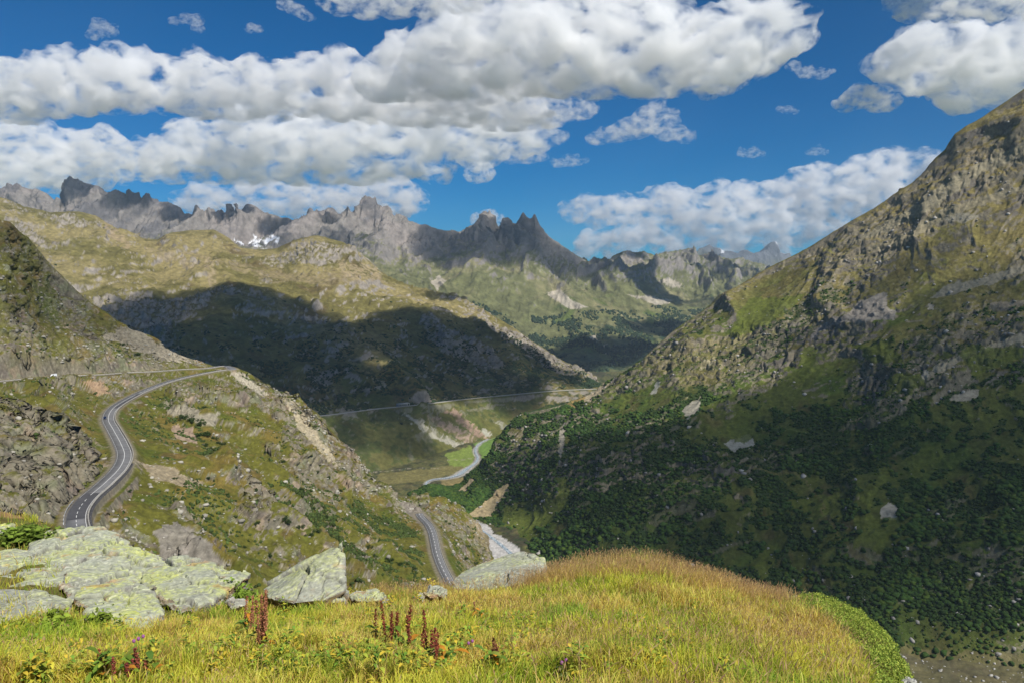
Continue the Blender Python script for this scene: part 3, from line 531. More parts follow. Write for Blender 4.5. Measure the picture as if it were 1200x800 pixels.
for poly, col_, w_ in [([(180, 620), (215, 612), (250, 640), (270, 665), (190, 660)], [.27, .25, .235], 8), ([(160, 540), (190, 545), (240, 565), (225, 570), (180, 560)], [.36, .30, .22], 6), ([(265, 437), (285, 436), (315, 462), (308, 464)], [.50, .46, .38], 2), ([(330, 462), (350, 475), (380, 520), (400, 550), (385, 540), (355, 505)], [.48, .42, .31], 6),
                       ([(95, 447), (118, 447), (130, 458), (115, 462)], [.46, .32, .22], 4), ([(190, 470), (260, 485), (250, 500), (200, 485)], [.36, .33, .27], 6), ([(468, 586), (490, 592), (505, 608), (490, 612), (474, 598)], [.27, .24, .22], 3), ([(545, 600), (575, 625), (600, 650), (590, 655), (565, 640), (548, 615)], [.26, .22, .13], 4), ([(555, 612), (560, 612), (600, 662), (592, 664)], [.34, .28, .2], 2),
                       ([(200, 500), (225, 500), (232, 520), (205, 512)], [.40, .30, .24], 4), ([(150, 380), (230, 425), (200, 425), (120, 395)], [.36, .32, .26], 7)]:
    c = mixc(c, np.array(col_) * (1 + .35 * n3[..., None]), patch(B, px, py, poly, w_, sc=10) * .85)
verge = (1 - sm(np.minimum(d1, d2), 4.6, 7.0)); c = mixc(c, [.27, .24, .19], verge * .8)
B.shr = sm(fbm((B.P @ rot.T) * [.5, 1, 1.4], 26, 4, seed=129) + .3 * n2 - z / 600 - .15, .12, .25) * (1 - rk) * sm(dr, 8, 14)
low = patch(B, px, py, [(280, 560), (380, 570), (480, 620), (500, 660), (400, 660), (320, 610), (240, 550), (180, 470), (240, 480)], 14, sc=25); B.low = low
c = mixc(c, [.05, .065, .02], np.clip(B.shr * low, 0, 1) * .5)
B.rk = rk; B.d1 = np.minimum(d1, d2)
B.build('pass_road_slope', terrain_mat('crag_and_turf', 2.2, 1.3, .5), np.clip(c * [.84, .82, .76], 0, 1), kind='structure')
# ------------------------------------------------------------------ air and clouds
def volume_mat(name, density, color, aniso=0.0):
    m = bpy.data.materials.new(name); m.use_nodes = True; n = m.node_tree.nodes; l = m.node_tree.links
    n.remove(n['Principled BSDF']); v = n.new('ShaderNodeVolumePrincipled'); v.inputs['Density'].default_value = density; v.inputs['Color'].default_value = (*color, 1); v.inputs['Anisotropy'].default_value = aniso
    l.new(v.outputs[0], n['Material Output'].inputs['Volume']); return m
HB = [(-14100, -6100, -640), (14100, 18700, 1000)]
bm = bmesh.new(); bmesh.ops.create_cube(bm, size=1)
for v in bm.verts: v.co = Vector([HB[0][k] if v.co[k] < 0 else HB[1][k] for k in range(3)])
me = bpy.data.meshes.new('haze'); bm.to_mesh(me); bm.free(); me.materials.append(volume_mat('mountain_air', 2.4e-5, (.62, .80, 1.0)))
hz = bpy.data.objects.new('haze', me); COL.objects.link(hz); hz['kind'] = 'stuff'

def ico(sub):
    b = bmesh.new(); bmesh.ops.create_icosphere(b, subdivisions=sub, radius=1); V = np.array([v.co[:] for v in b.verts]); F = np.array([[v.index for v in f.verts] for f in b.faces]); b.free(); return V, F
ICO = {k: ico(k) for k in (1, 2, 3)}
crng = np.random.default_rng(5)
def vapour(dens, scale, step_m, size, seed, thr=.475, gain=2.6):
    """cloud vapour: procedural density, ragged at every scale"""
    m = bpy.data.materials.new('cloud_vapour'); m.use_nodes = True; n = m.node_tree.nodes; l = m.node_tree.links; n.remove(n['Principled BSDF'])
    v = n.new('ShaderNodeVolumePrincipled'); v.inputs['Color'].default_value = (1, 1, 1, 1); v.inputs['Anisotropy'].default_value = 0
    g = n.new('ShaderNodeNewGeometry'); mp = n.new('ShaderNodeMapping'); mp.inputs['Scale'].default_value = (1 / scale, 1 / scale, 1.5 / scale); mp.inputs['Location'].default_value = (seed * 3.1, seed * 1.7, 0)
    t = n.new('ShaderNodeTexNoise'); t.inputs['Scale'].default_value = 1; t.inputs['Detail'].default_value = 6; t.inputs['Roughness'].default_value = .62; t.inputs['Distortion'].default_value = .35
    r = n.new('ShaderNodeMapRange'); r.inputs[1].default_value = thr; r.inputs[2].default_value = thr + 1 / gain * .4; r.inputs[3].default_value = 0; r.inputs[4].default_value = dens
    l.new(g.outputs['Position'], mp.inputs[0]); l.new(mp.outputs[0], t.inputs['Vector']); l.new(t.outputs[0], r.inputs[0]); l.new(r.outputs[0], v.inputs['Density']); l.new(v.outputs[0], n['Material Output'].inputs['Volume'])
    m.cycles.volume_step_rate = float(step_m / (size / 10)); return m
def remesh(ob, voxel):
    md = ob.modifiers.new('fuse', 'REMESH'); md.mode = 'VOXEL'; md.voxel_size = voxel
    ev = ob.evaluated_get(bpy.context.evaluated_depsgraph_get()); me2 = bpy.data.meshes.new_from_object(ev)
    old = ob.data; ob.modifiers.clear(); ob.data = me2; bpy.data.meshes.remove(old); return me2
def getco(me):
    n = len(me.vertices); co = np.empty(n * 3, np.float32); me.vertices.foreach_get('co', co); no = np.empty(n * 3, np.float32); me.vertex_normals.foreach_get('vector', no); return co.reshape(-1, 3).astype(float), no.reshape(-1, 3)
def hull(name, sph, rm, base, voxel, seed, dens, warp, bill, squash, parent=None, het=False):
    """fused puffs, warped and billowed, fused again so the skin never crosses itself, filled with scattering vapour"""
    Vs, Fs, o_ = [], [], 0
    for c, r in sph:
        if r < voxel * 1.2: continue
        V, F_ = ICO[2] if r > 5 * voxel else ICO[1]
        V = V * [1, 1, squash]; Vs.append(V * r + c); Fs.append(F_ + o_); o_ += len(V)
    ob = mesh_from(name, np.concatenate(Vs), np.concatenate(Fs), None); me = remesh(ob, voxel * 1.3); co, no = getco(me)
    co += np.stack([fbm(co, rm * 1.3, 5, gain=.6, seed=seed + k) for k in range(3)], 1) * rm * warp * [1, 1, .8]
    b = 1 - 2 * np.abs(fbm(co, rm * .8, 6, gain=.62, seed=seed + 5)); co += no * (b * rm * bill)[:, None]
    if base is not None: lo = co[:, 2] < base; co[lo, 2] = base + (co[lo, 2] - base) * .3
    me.vertices.foreach_set('co', co.astype(np.float32).ravel()); me.update()
    me = remesh(ob, voxel); co, no = getco(me)
    co += no * (fbm(co, rm * .16, 4, gain=.65, seed=seed + 9) * min(rm * .05, voxel * .9))[:, None]; me.vertices.foreach_set('co', co.astype(np.float32).ravel())
    me.polygons.foreach_set('use_smooth', np.ones(len(me.polygons), bool)); me.update(); me.materials.clear(); me.materials.append(vapour(dens * .85, rm * 1.9, voxel * 1.6, float(max(ob.dimensions)), seed) if het else volume_mat('cloud_vapour', dens, (1, 1, 1), 0)); me.name = name
    if parent is not None: ob.parent = parent
    return ob
def cloud(label, centres, radii, base=None, voxel=30, seed=0, dens=None, sub=(10, 5), group=None, squash=1.0, veil=True):
    sph, thin = [], []; rm = float(np.median(radii))
    for c, r in zip(centres, radii):
        c = np.array(c, float); sph.append((c, r))
        for _ in range(sub[0]):
            u = crng.normal(size=3); u /= np.linalg.norm(u); u[2] = abs(u[2]) * .9 - .2
            c2 = c + u * r * crng.uniform(.6, 1.0); r2 = r * crng.uniform(.18, .55); sph.append((c2, r2))
            for _ in range(sub[1]):
                w = crng.normal(size=3); w /= np.linalg.norm(w); w[2] = abs(w[2]) - .1; sph.append((c2 + w * r2 * .9, r2 * crng.uniform(.3, .5)))
        for _ in range(4):
            u = crng.normal(size=3); u /= np.linalg.norm(u); thin.append((c + u * r * .75 * [1.3, 1, .8], r * crng.uniform(.3, .6)))
        thin.append((c, r * 1.08))
    ob = hull('cloud', sph, rm, base, voxel, seed, dens, .45, .22, squash, het=veil)
    tag(ob, label, 'cloud', group)
    if False: hull('veil', thin, rm, base - .1 * rm if base is not None else None, voxel * 1.3, seed + 40, dens * .14, .8, .25, squash, ob)
    return ob
def sky_cloud(label, blobs, d, vox=2.2, base_row=None, k=1.0, seed=0, spread=.6, squash=.8, sub=(9, 4), group=None):
    m = d / FPX; cs, rs = [], []
    for (x, y, r) in blobs:
        dd = d + crng.uniform(-1, 1) * r * m * spread; cs.append(unproj(x, y, dd)); rs.append(r * m * 1.5)
        for _ in range(2):
            cs.append(unproj(x + crng.uniform(-.9, .9) * r, y + crng.uniform(-.6, .45) * r, d + crng.uniform(-1, 1) * r * m)); rs.append(r * m * crng.uniform(.3, .6))
    base = unproj(600, base_row, d)[2] if base_row else None
    return cloud(label, cs, rs, base, vox * m, seed, dens=k * 3.4 / (26 * m), squash=squash, sub=sub, group=group)
sky_cloud('broad white cumulus bank with long right arm, highest in the middle of the sky', [(455, 95, 26), (500, 78, 36), (545, 62, 44), (600, 55, 50), (650, 50, 52), (700, 62, 44), (745, 62, 44), (790, 62, 40), (835, 64, 36), (870, 55, 34), (905, 38, 30), (925, 30, 18), (785, 28, 24), (860, 25, 18), (560, 20, 30), (620, 8, 32), (690, 20, 32), (740, 25, 26)], 6400, base_row=112, seed=1)
sky_cloud('long flat grey-white cloud layer stretching from the left edge across the sky', [(-25, 105, 34), (15, 108, 32), (55, 102, 30), (95, 98, 30), (140, 98, 30), (190, 100, 28), (235, 104, 30), (280, 108, 28), (320, 105, 28), (365, 102, 30), (405, 104, 32), (450, 115, 32), (500, 118, 34), (550, 125, 32), (595, 140, 28), (635, 152, 18), (60, 88, 18), (170, 78, 14), (300, 90, 18), (240, 86, 16), (560, 105, 24), (480, 100, 24), (610, 118, 20)], 7600, base_row=143, seed=11)
sky_cloud('heaped bright cumulus above the jagged ridge with a grey base, left of centre', [(195, 190, 22), (222, 168, 24), (255, 178, 32), (300, 162, 34), (345, 170, 38), (395, 160, 38), (440, 172, 34), (465, 190, 18), (420, 196, 20), (360, 200, 20), (300, 200, 18), (490, 145, 34), (535, 150, 32), (575, 158, 26), (610, 165, 18), (505, 193, 17), (518, 204, 10), (280, 195, 22), (380, 190, 24), (480, 175, 26), (560, 175, 20), (630, 160, 16), (320, 140, 22), (420, 145, 24)], 12700, base_row=217, seed=21)
sky_cloud('grey-blue cumulus at the far left edge just above the block summit', [(-20, 180, 30), (15, 178, 30), (50, 182, 26), (85, 184, 26), (118, 178, 22), (165, 188, 20), (185, 180, 14), (20, 205, 24), (70, 208, 20), (110, 208, 16), (140, 200, 14), (-15, 210, 22), (45, 160, 18), (100, 190, 20)], 11500, base_row=226, seed=31)
sky_cloud('low white cumulus row resting behind the jagged peaks left of centre', [(215, 238, 12), (240, 236, 16), (275, 234, 18), (315, 233, 19), (355, 236, 19), (395, 233, 20), (430, 234, 20), (460, 232, 22), (482, 238, 14)], 20500, base_row=258, seed=41)
sky_cloud('small round white puff alone below the big cloud bank', [(556, 205, 9), (566, 202, 10)], 12000, vox=1.2, seed=51)
sky_cloud('tiny white cloud caught behind the twin summits', [(562, 258, 8), (573, 256, 9), (585, 260, 7)], 20500, vox=1.2, seed=53)
sky_cloud('long cumulus line low on the right above the distant valley', [(672, 248, 12), (695, 248, 16), (722, 246, 17), (750, 250, 20), (790, 244, 22), (825, 248, 21), (862, 242, 22), (900, 242, 24), (940, 236, 24), (980, 228, 26), (1015, 212, 26), (1050, 200, 22), (1078, 190, 14), (935, 212, 14), (965, 210, 16), (690, 288, 12), (715, 282, 14), (740, 274, 18), (780, 274, 19), (825, 272, 19), (870, 270, 20), (910, 268, 18), (680, 300, 10), (960, 262, 20), (730, 296, 14), (790, 290, 16), (850, 284, 18), (920, 285, 16), (1000, 245, 22), (1040, 225, 20), (770, 232, 12), (845, 230, 12)], 26000, base_row=304, seed=61)
sky_cloud('large white cumulus at the upper right edge above the mountain', [(1055, 78, 20), (1075, 72, 30), (1110, 72, 34), (1150, 76, 36), (1195, 78, 40), (1240, 70, 42), (1130, 105, 22), (1175, 105, 22)], 6600, base_row=133, seed=71)
sky_cloud('small white cloud left of the large one at upper right', [(992, 122, 9), (1008, 114, 12), (1030, 117, 13), (1042, 120, 9)], 6900, vox=1.5, base_row=131, seed=73)
sky_cloud('grey cloud strip cut by the top right corner', [(1060, 2, 16), (1095, 6, 18), (1130, 4, 18), (1170, 2, 20), (1215, 0, 20)], 4900, base_row=24, seed=75, k=.7)
sky_cloud('grey cloud strip along the top edge left of centre', [(395, 0, 14), (430, 4, 16), (465, 4, 16), (500, 0, 18), (540, -8, 20), (400, 10, 8)], 4900, base_row=19, seed=77, k=.7)
W = dict(vox=1.6, squash=.5, sub=(8, 3), k=.55)
sky_cloud('ragged grey cloud scrap right of centre under the big bank', [(700, 162, 10), (722, 158, 13), (745, 150, 17), (765, 135, 15), (785, 155, 14), (805, 162, 8), (680, 130, 14), (655, 135, 14), (640, 120, 14)], 8500, seed=81, **W)
sky_cloud('faint cloud wisp below the right arm of the big bank', [(830, 112, 8), (845, 106, 9), (860, 102, 7), (875, 98, 4)], 6900, seed=83, **W)
sky_cloud('thin curved cloud wisp near the upper left', [(110, 42, 7), (120, 34, 9), (128, 38, 7), (112, 24, 4)], 5200, seed=85, **W)
sky_cloud('pair of faint wisps near the top left of centre', [(205, 25, 6), (228, 24, 8), (232, 34, 6), (218, 22, 6)], 5200, seed=86, **W)
sky_cloud('slanting wisp at the top edge left of the long strip', [(335, 6, 8), (348, 12, 8), (360, 20, 6)], 5000, seed=87, **W)
sky_cloud('small isolated puff beneath the slanting wisp at upper left', [(294, 35, 6), (300, 34, 6)], 5200, seed=88, **W)
sky_cloud('tiny flat cloud in the blue right of centre', [(872, 180, 6), (882, 180, 7), (892, 181, 5)], 9500, seed=89, **W)
sky_cloud('tiny flat cloud nearest the right mountain skyline', [(950, 179, 5), (958, 178, 6), (966, 179, 5)], 9500, seed=90, **W)
sky_cloud('small soft puff between the wisps high on the right', [(915, 128, 5), (923, 129, 6), (932, 132, 4)], 7500, seed=91, **W)
sky_cloud('streaky wisp high in the blue right of the big bank', [(930, 78, 7), (945, 86, 8), (962, 88, 7), (975, 84, 4)], 6200, seed=92, **W)
sky_cloud('thin flat wisp low in the blue gap at centre', [(655, 192, 7), (670, 190, 8), (684, 189, 5)], 11000, seed=93, **W)
sky_cloud('flat grey wisp beside the round puff', [(600, 186, 9), (618, 184, 11), (634, 184, 7)], 11000, seed=94, **W)
# clouds overhead, outside the picture, whose shadows lie on the slopes
def overhead(label, targets, zc, seed, k=1.0):
    cs, rs = [], []
    for (x, y, d, r) in targets:
        p = unproj(x, y, d); cs.append(p + SUN * ((zc - p[2]) / SUN[2])); rs.append(r)
    rm = float(np.median(rs)); return cloud(label, cs, rs, None, rm * .13, seed, dens=k * 3.2 / rm, squash=.55, sub=(6, 3), veil=False)
overhead('wide cumulus overhead, shading the dark valley side', [(150, 372, 2150, 150), (190, 352, 2350, 130), (235, 352, 2400, 140), (275, 345, 2500, 140), (315, 352, 2500, 140), (350, 372, 2450, 130), (200, 400, 2050, 190), (270, 400, 2150, 200), (340, 410, 2200, 200), (400, 400, 2350, 170), (450, 400, 2500, 150), (495, 378, 2700, 150), (545, 385, 2800, 140), (500, 410, 2550, 160), (560, 415, 2650, 150), (610, 420, 2750, 120), (650, 440, 2700, 100),
    (170, 440, 1900, 190), (260, 445, 1950, 200), (350, 450, 2000, 180), (430, 450, 2100, 160), (510, 445, 2350, 150), (590, 450, 2450, 130), (400, 500, 1850, 60), (520, 345, 3150, 90), (480, 500, 1950, 90), (540, 490, 2150, 60)], 1500, 101, .6)
overhead('long cumulus overhead, shading the right mountain', [(1000, 540, 1260, 130), (900, 560, 1270, 130), (1100, 540, 1160, 130), (1190, 470, 1170, 120), (1100, 450, 1260, 110), (1000, 460, 1350, 110), (910, 480, 1380, 100), (830, 520, 1350, 110), (750, 550, 1350, 110), (680, 540, 1450, 90), (1180, 600, 1020, 120), (1080, 630, 1030, 110), (960, 640, 1060, 110), (850, 630, 1140, 110), (740, 610, 1250, 90), (1200, 380, 1300, 90), (1110, 370, 1400, 80), (640, 560, 1470, 60), (600, 545, 1600, 50), (1020, 350, 1560, 60), (960, 400, 1500, 60), (1090, 700, 980, 60)], 1500, 111, .26)
overhead('cumulus overhead, shading the highest central peaks', [(530, 282, 6200, 320), (590, 300, 6100, 300), (640, 300, 6100, 300), (600, 285, 6300, 280), (680, 322, 6400, 260), (560, 300, 5900, 260)], 2900, 121, .42)
overhead('cumulus overhead, shading the block summit ridge', [(95, 226, 6420, 150), (150, 242, 6420, 150), (210, 248, 6420, 150), (270, 256, 6400, 150), (330, 258, 6350, 150), (390, 258, 6350, 120)], 2900, 131, .5)
overhead('cumulus overhead, shading the distant right slopes', [(720, 318, 6800, 280), (760, 350, 6200, 260), (740, 330, 6500, 240), (700, 415, 4500, 260), (740, 408, 4700, 220), (660, 425, 4200, 160), (770, 395, 5200, 180), (800, 340, 7400, 200)], 2900, 141)
overhead('small cloud overhead, shading the upper left crag', [(20, 330, 670, 34), (55, 350, 690, 36), (90, 372, 715, 34), (125, 392, 735, 32), (160, 410, 750, 28), (40, 380, 640, 30), (95, 405, 700, 26)], 1450, 151, .12)
# ------------------------------------------------------------------ roads, walls, vehicles
def strip(name, line, o0, o1, mat, z0=0.0, thick=0.0, parent=None, i0=0, i1=None):
    """sheet (or slab when thick) between lateral offsets o0 < o1 of a line (positive = left of travel)"""
    ln = line[i0:i1]; t = np.gradient(ln[:, :2], axis=0); t /= np.linalg.norm(t, axis=1)[:, None] + 1e-9; nr = np.stack([-t[:, 1], t[:, 0], 0 * t[:, 0]], 1)
    a = ln + nr * o0; b = ln + nr * o1; a[:, 2] += z0; b[:, 2] += z0; m = len(ln); i = np.arange(m - 1)
    if not thick: V = np.concatenate([a, b]); F = np.stack([i, i + m, i + 1 + m, i + 1], 1)[:, ::-1]
    else:
        dn = np.array([0, 0, thick]); V = np.concatenate([a, b, b - dn, a - dn]); F = []
        for k in range(4): p, q = k * m, ((k + 1) % 4) * m; F.append(np.stack([i + p, i + 1 + p, i + 1 + q, i + q], 1))
        F.append(np.array([[0, m, 2 * m, 3 * m]])); F.append(np.array([[m - 1, 4 * m - 1, 3 * m - 1, 2 * m - 1]])); F = np.concatenate(F)
    return mesh_from(name, V, F, mat, parent)
asph = flat_mat('asphalt', (.17, .17, .172), .9, .18, .25); asph2 = flat_mat('dark_asphalt', (.075, .075, .08), .9, .15, .4); white = flat_mat('road_paint', (.75, .75, .72), .8, .1, 1.)
conc = flat_mat('pale_stone_edge', (.34, .32, .28), .9, .25, .8); gravelm = flat_mat('shoulder_gravel', (.26, .24, .21), 1., .3, 1.2)
wallm, n_, l_, b_ = new_mat('dark_rubble_masonry'); g_ = n_.new('ShaderNodeNewGeometry'); v_ = n_.new('ShaderNodeTexVoronoi'); v_.inputs['Scale'].default_value = 1.6; l_.new(g_.outputs['Position'], v_.inputs['Vector'])
r_ = n_.new('ShaderNodeValToRGB'); r_.color_ramp.elements[0].color = (.16, .15, .15, 1); r_.color_ramp.elements[1].color = (.05, .05, .055, 1); r_.color_ramp.elements[1].position = .75; l_.new(v_.outputs['Distance'], r_.inputs[0])
n2_ = n_.new('ShaderNodeTexNoise'); n2_.inputs['Scale'].default_value = .9; l_.new(g_.outputs['Position'], n2_.inputs['Vector']); mm = n_.new('ShaderNodeMix'); mm.data_type = 'RGBA'; mm.blend_type = 'MULTIPLY'; mm.inputs[0].default_value = .6; l_.new(r_.outputs[0], mm.inputs[6]); l_.new(n2_.outputs[0], mm.inputs[7]); l_.new(mm.outputs[2], b_.inputs['Base Color']); b_.inputs['Roughness'].default_value = .95
def road(line, w, labelname='road'):
    o = strip('road', line, -w, w, asph, 0, .6); tag(o, kind='structure'); return o
w1 = 3.5
road(line=road1, w=w1); tag(strip('road_shoulder', road1, -w1 - .6, w1 + .6, gravelm, -.12, .6), kind='structure')
px1, py1 = proj(road1)
def ridx(x, y, lo=0, hi=None):
    e = (px1 - x) ** 2 + (py1 - y) ** 2; e[:lo] = 1e9
    if hi: e[hi:] = 1e9
    return int(e.argmin())
hair = ridx(272, 432)
def mark(name, line, off, w, i0, i1, dash=None, z=.06):
    seg = np.concatenate([[0], np.cumsum(np.linalg.norm(np.diff(line[i0:i1], axis=0), axis=1))]); L_ = seg[-1]
    q = np.arange(0, L_, .8); ln = np.stack([np.interp(q, seg, line[i0:i1, k]) for k in range(3)], 1)
    t = np.gradient(ln[:, :2], axis=0); t /= np.linalg.norm(t, axis=1)[:, None]; nr = np.stack([-t[:, 1], t[:, 0], 0 * t[:, 0]], 1)
    a = ln + nr * (off - w / 2); b = ln + nr * (off + w / 2); a[:, 2] += z; b[:, 2] += z; m = len(ln); i = np.arange(m - 1)
    if dash: i = i[(q[:-1] % dash[0]) < dash[1]]
    o = mesh_from(name, np.concatenate([a, b]), np.stack([i, i + 1, i + 1 + m, i + m], 1), white); tag(o, kind='structure')
ja, jb, jc = ridx(93, 604), ridx(107, 586), ridx(192, 449)
patchA = strip('asphalt_patch', road1, -w1 + .35, w1 - .35, asph2, .03, 0, None, ridx(90, 608), ridx(112, 578)); tag(patchA, kind='structure')
patchB = strip('asphalt_patch', road1, -w1 + .35, 0.1, asph2, .03, 0, None, ridx(134, 480), ridx(163, 461)); tag(patchB, kind='structure')
mark('centre_line', road1, 0, .22, jb + 3, ridx(160, 463)); mark('centre_line', road1, 0, .2, 0, jb, (6, 3.2)); mark('centre_line', road1, 0, .26, ridx(160, 463) + 3, hair - 12, (9, 5))
mark('edge_line', road1, w1 - .3, .1, jb, hair - 16); mark('edge_line', road1, -w1 + .4, .15, 0, hair - 16)
mark('edge_line', road1, w1 - .45, .2, hair + 20, len(road1)); mark('edge_line', road1, -w1 + .45, .2, hair + 20, len(road1)); mark('centre_line', road1, 0, .2, hair + 20, len(road1), (9, 4))
w2 = 2.8; road(line=road2, w=w2); tag(strip('road_shoulder', road2, -w2 - .6, w2 + .6, gravelm, -.12, .6), kind='structure')
mark('centre_line', road2, 0, .26, 0, len(road2), (7, 4)); mark('edge_line', road2, w2 - .3, .12, 0, len(road2)); mark('edge_line', road2, -w2 + .3, .12, 0, len(road2))
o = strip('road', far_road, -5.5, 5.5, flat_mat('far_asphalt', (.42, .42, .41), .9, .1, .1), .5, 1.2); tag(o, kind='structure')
# outer side of the lower leg: travel runs away from the viewer, valley on the right => negative offset
pw = strip('parapet_wall', road1, -w1 - .75, -w1 - .25, conc, .62, .9, None, 0, hair - 10); tag(pw, 'low pale parapet wall along the valley edge of the curving road', 'wall')
pw = strip('parapet_wall', road1, w1 + .3, w1 + .7, conc, .55, .9, None, hair + 6, len(road1)) ; tag(pw, 'low pale kerb wall along the downhill edge of the upper road', 'wall')
rw = strip('retaining_wall', road1, -w1 - 1.6, -w1 - .8, wallm, -.05, 4.5, None, 0, ridx(150, 545)); tag(rw, 'dark rubble retaining wall holding up the outer bend of the road', 'wall')
pw = strip('parapet_wall', road2, w2 + .2, w2 + .6, conc, .4, .8); tag(pw, 'thin pale kerb wall along the uphill side of the lower road stretch', 'wall')
pw = strip('parapet_wall', far_road, -6.8, -5.6, conc, 1.6, 3.2); tag(pw, 'pale stone wall below the distant valley road', 'wall')
steel = flat_mat('galvanised_steel', (.62, .63, .63), .45, .1, 3., .4)
k0 = ridx(95, 600)
gr = empty('guard_rail', tuple(road1[k0])); tag(gr, 'short pale guard rail at the rock side of the lowest road stretch', 'guard rail')
ln = road1[ridx(91, 612):ridx(103, 588)] - road1[k0]
strip('rail', ln, w1 + .5, w1 + .62, steel, .85, .32, gr)
for q in range(0, len(ln), max(1, len(ln) // 6)):
    t = ln[min(q + 1, len(ln) - 1)] - ln[max(q - 1, 0)]; nr = np.array([-t[1], t[0], 0]); nr /= np.linalg.norm(nr); c0 = ln[q] + nr * (w1 + .7)
    V = np.array([(x, y, z) for z in (0, .85) for x, y in ((-.07, -.07), (.07, -.07), (.07, .07), (-.07, .07))]) + c0
    mesh_from('post', V, np.array([[0, 1, 2, 3], [4, 5, 6, 7], [0, 1, 5, 4], [1, 2, 6, 5], [2, 3, 7, 6], [3, 0, 4, 7]]), steel, gr)

def prism(name, prof, y0, y1, mat, parent, taper=None):
    """side profile [(x, z)] extruded from y0 to y1; taper narrows points above a height"""
    V = []; n = len(prof)
    for y in (y0, y1):
        for x, z in prof: V.append((x, y * (taper[1] if taper and z > taper[0] else 1), z))
    bm = bmesh.new(); vs = [bm.verts.new(v) for v in V]
    bm.faces.new(vs[:n][::-1]); bm.faces.new(vs[n:])
    for i in range(n): j = (i + 1) % n; bm.faces.new((vs[i], vs[j], vs[n + j], vs[n + i]))
    bmesh.ops.bevel(bm, geom=list(bm.edges), offset=.04, segments=2, affect='EDGES'); bmesh.ops.recalc_face_normals(bm, faces=bm.faces)
    me = bpy.data.meshes.new(name); bm.to_mesh(me); bm.free(); me.materials.append(mat); o = bpy.data.objects.new(name, me); COL.objects.link(o); o.parent = parent; return o
def wheel(parent, x, y, r=.33):
    def cylm(name, r, w, m, par, off=0):
        bm = bmesh.new(); bmesh.ops.create_cone(bm, cap_ends=True, segments=20, radius1=r, radius2=r, depth=w, matrix=Matrix.Translation((x, y + off, r if name == 'tyre' else .33)) @ Matrix.Rotation(R(90), 4, 'X'))
        me = bpy.data.meshes.new(name); bm.to_mesh(me); bm.free(); me.materials.append(m); o = bpy.data.objects.new(name, me); COL.objects.link(o); o.parent = par; return o
    t = cylm('wheel', r, .22, rubber, parent); cylm('rim', r * .6, .24, steel, t)
rubber = flat_mat('tyre_rubber', (.02, .02, .02), .8); glassm = flat_mat('tinted_glass', (.02, .025, .03), .08, spec=.6)
def vehicle(name, label, cat, paint, pos, rz, van=False):
    e = empty(name, pos, rz); tag(e, label, cat); m = flat_mat(name + '_paint', paint, .25, spec=.5)
    if van: prof = [(-2.5, .35), (2.45, .35), (2.5, .9), (2.25, 1.15), (1.6, 2.1), (-2.5, 2.2)]; win = [(1.52, 1.95), (2.12, 1.2), (.9, 1.2), (.9, 1.95)]; tp = (1.9, .9)
    else: prof = [(-2.15, .3), (2.15, .3), (2.2, .62), (1.15, .9), (.45, 1.42), (-1.15, 1.45), (-1.95, .98), (-2.2, .9)]; win = [(.95, .93), (.4, 1.36), (-1.05, 1.38), (-1.6, 1.0)]; tp = (1.2, .8)
    prism('body', prof, -.88, .88, m, e, tp); prism('side_windows', win, -.9, .9, glassm, e, tp)
    if not van: prism('windscreen', [(1.12, .9), (.5, 1.39), (.44, 1.36), (1.04, .88)], -.72, .72, glassm, e)
    for sx in (-1.35, 1.35):
        for sy in (-.8, .8): wheel(e, sx, sy)
    for sy in (-.62, .62): prism('headlight', [(2.12, .6), (2.22, .6), (2.2, .74), (2.1, .74)], sy - .16, sy + .16, steel, e)
    return e
k = ridx(127, 490); t = road1[k + 2] - road1[k - 2]; nr = np.array([-t[1], t[0], 0]); nr /= np.linalg.norm(nr)
vehicle('parked_car', 'small dark blue car driving in the inner lane of the road bend', 'car', (.015, .025, .06), tuple(road1[k] + nr * 2.0 + [0, 0, .05]), math.atan2(t[1], t[0]) + math.pi).name = 'car'
k = ridx(66, 443, hair); t = road1[k + 2] - road1[k - 2]; nr = np.array([-t[1], t[0], 0]); nr /= np.linalg.norm(nr)
vehicle('van', 'tiny white van on the upper road at the left', 'van', (.75, .76, .78), tuple(road1[k] - nr * 2.0 + [0, 0, .05]), math.atan2(t[1], t[0]), True)
# avalanche gallery on the far road
g0 = unproj(475, 476, 2085); kk = int(np.linalg.norm(far_road - g0, axis=1).argmin()); t = far_road[kk + 1] - far_road[kk - 1]; az = math.atan2(t[1], t[0])
ga = empty('road_gallery', tuple(far_road[kk]), az); tag(ga, 'short concrete gallery with dark openings over the distant valley road', 'gallery')
def boxm(name, x0, x1, y0, y1, z0, z1, mat, par):
    V = np.array([(x, y, z) for z in (z0, z1) for x, y in ((x0, y0), (x1, y0), (x1, y1), (x0, y1))], float)
    return mesh_from(name, V, np.array([[3, 2, 1, 0], [4, 5, 6, 7], [0, 1, 5, 4], [1, 2, 6, 5], [2, 3, 7, 6], [3, 0, 4, 7]]), mat, par)
gc = flat_mat('weathered_concrete', (.42, .41, .38), .9, .2, .2)
boxm('roof', -17, 17, -7, 7, 7, 8.2, gc, ga); boxm('back_wall', -17, 17, 5.5, 6.9, 0, 7, gc, ga)
for i in range(6): boxm('column', -16.5 + i * 6.3, -15 + i * 6.3, -6.5, -5.5, 0, 7, gc, ga)
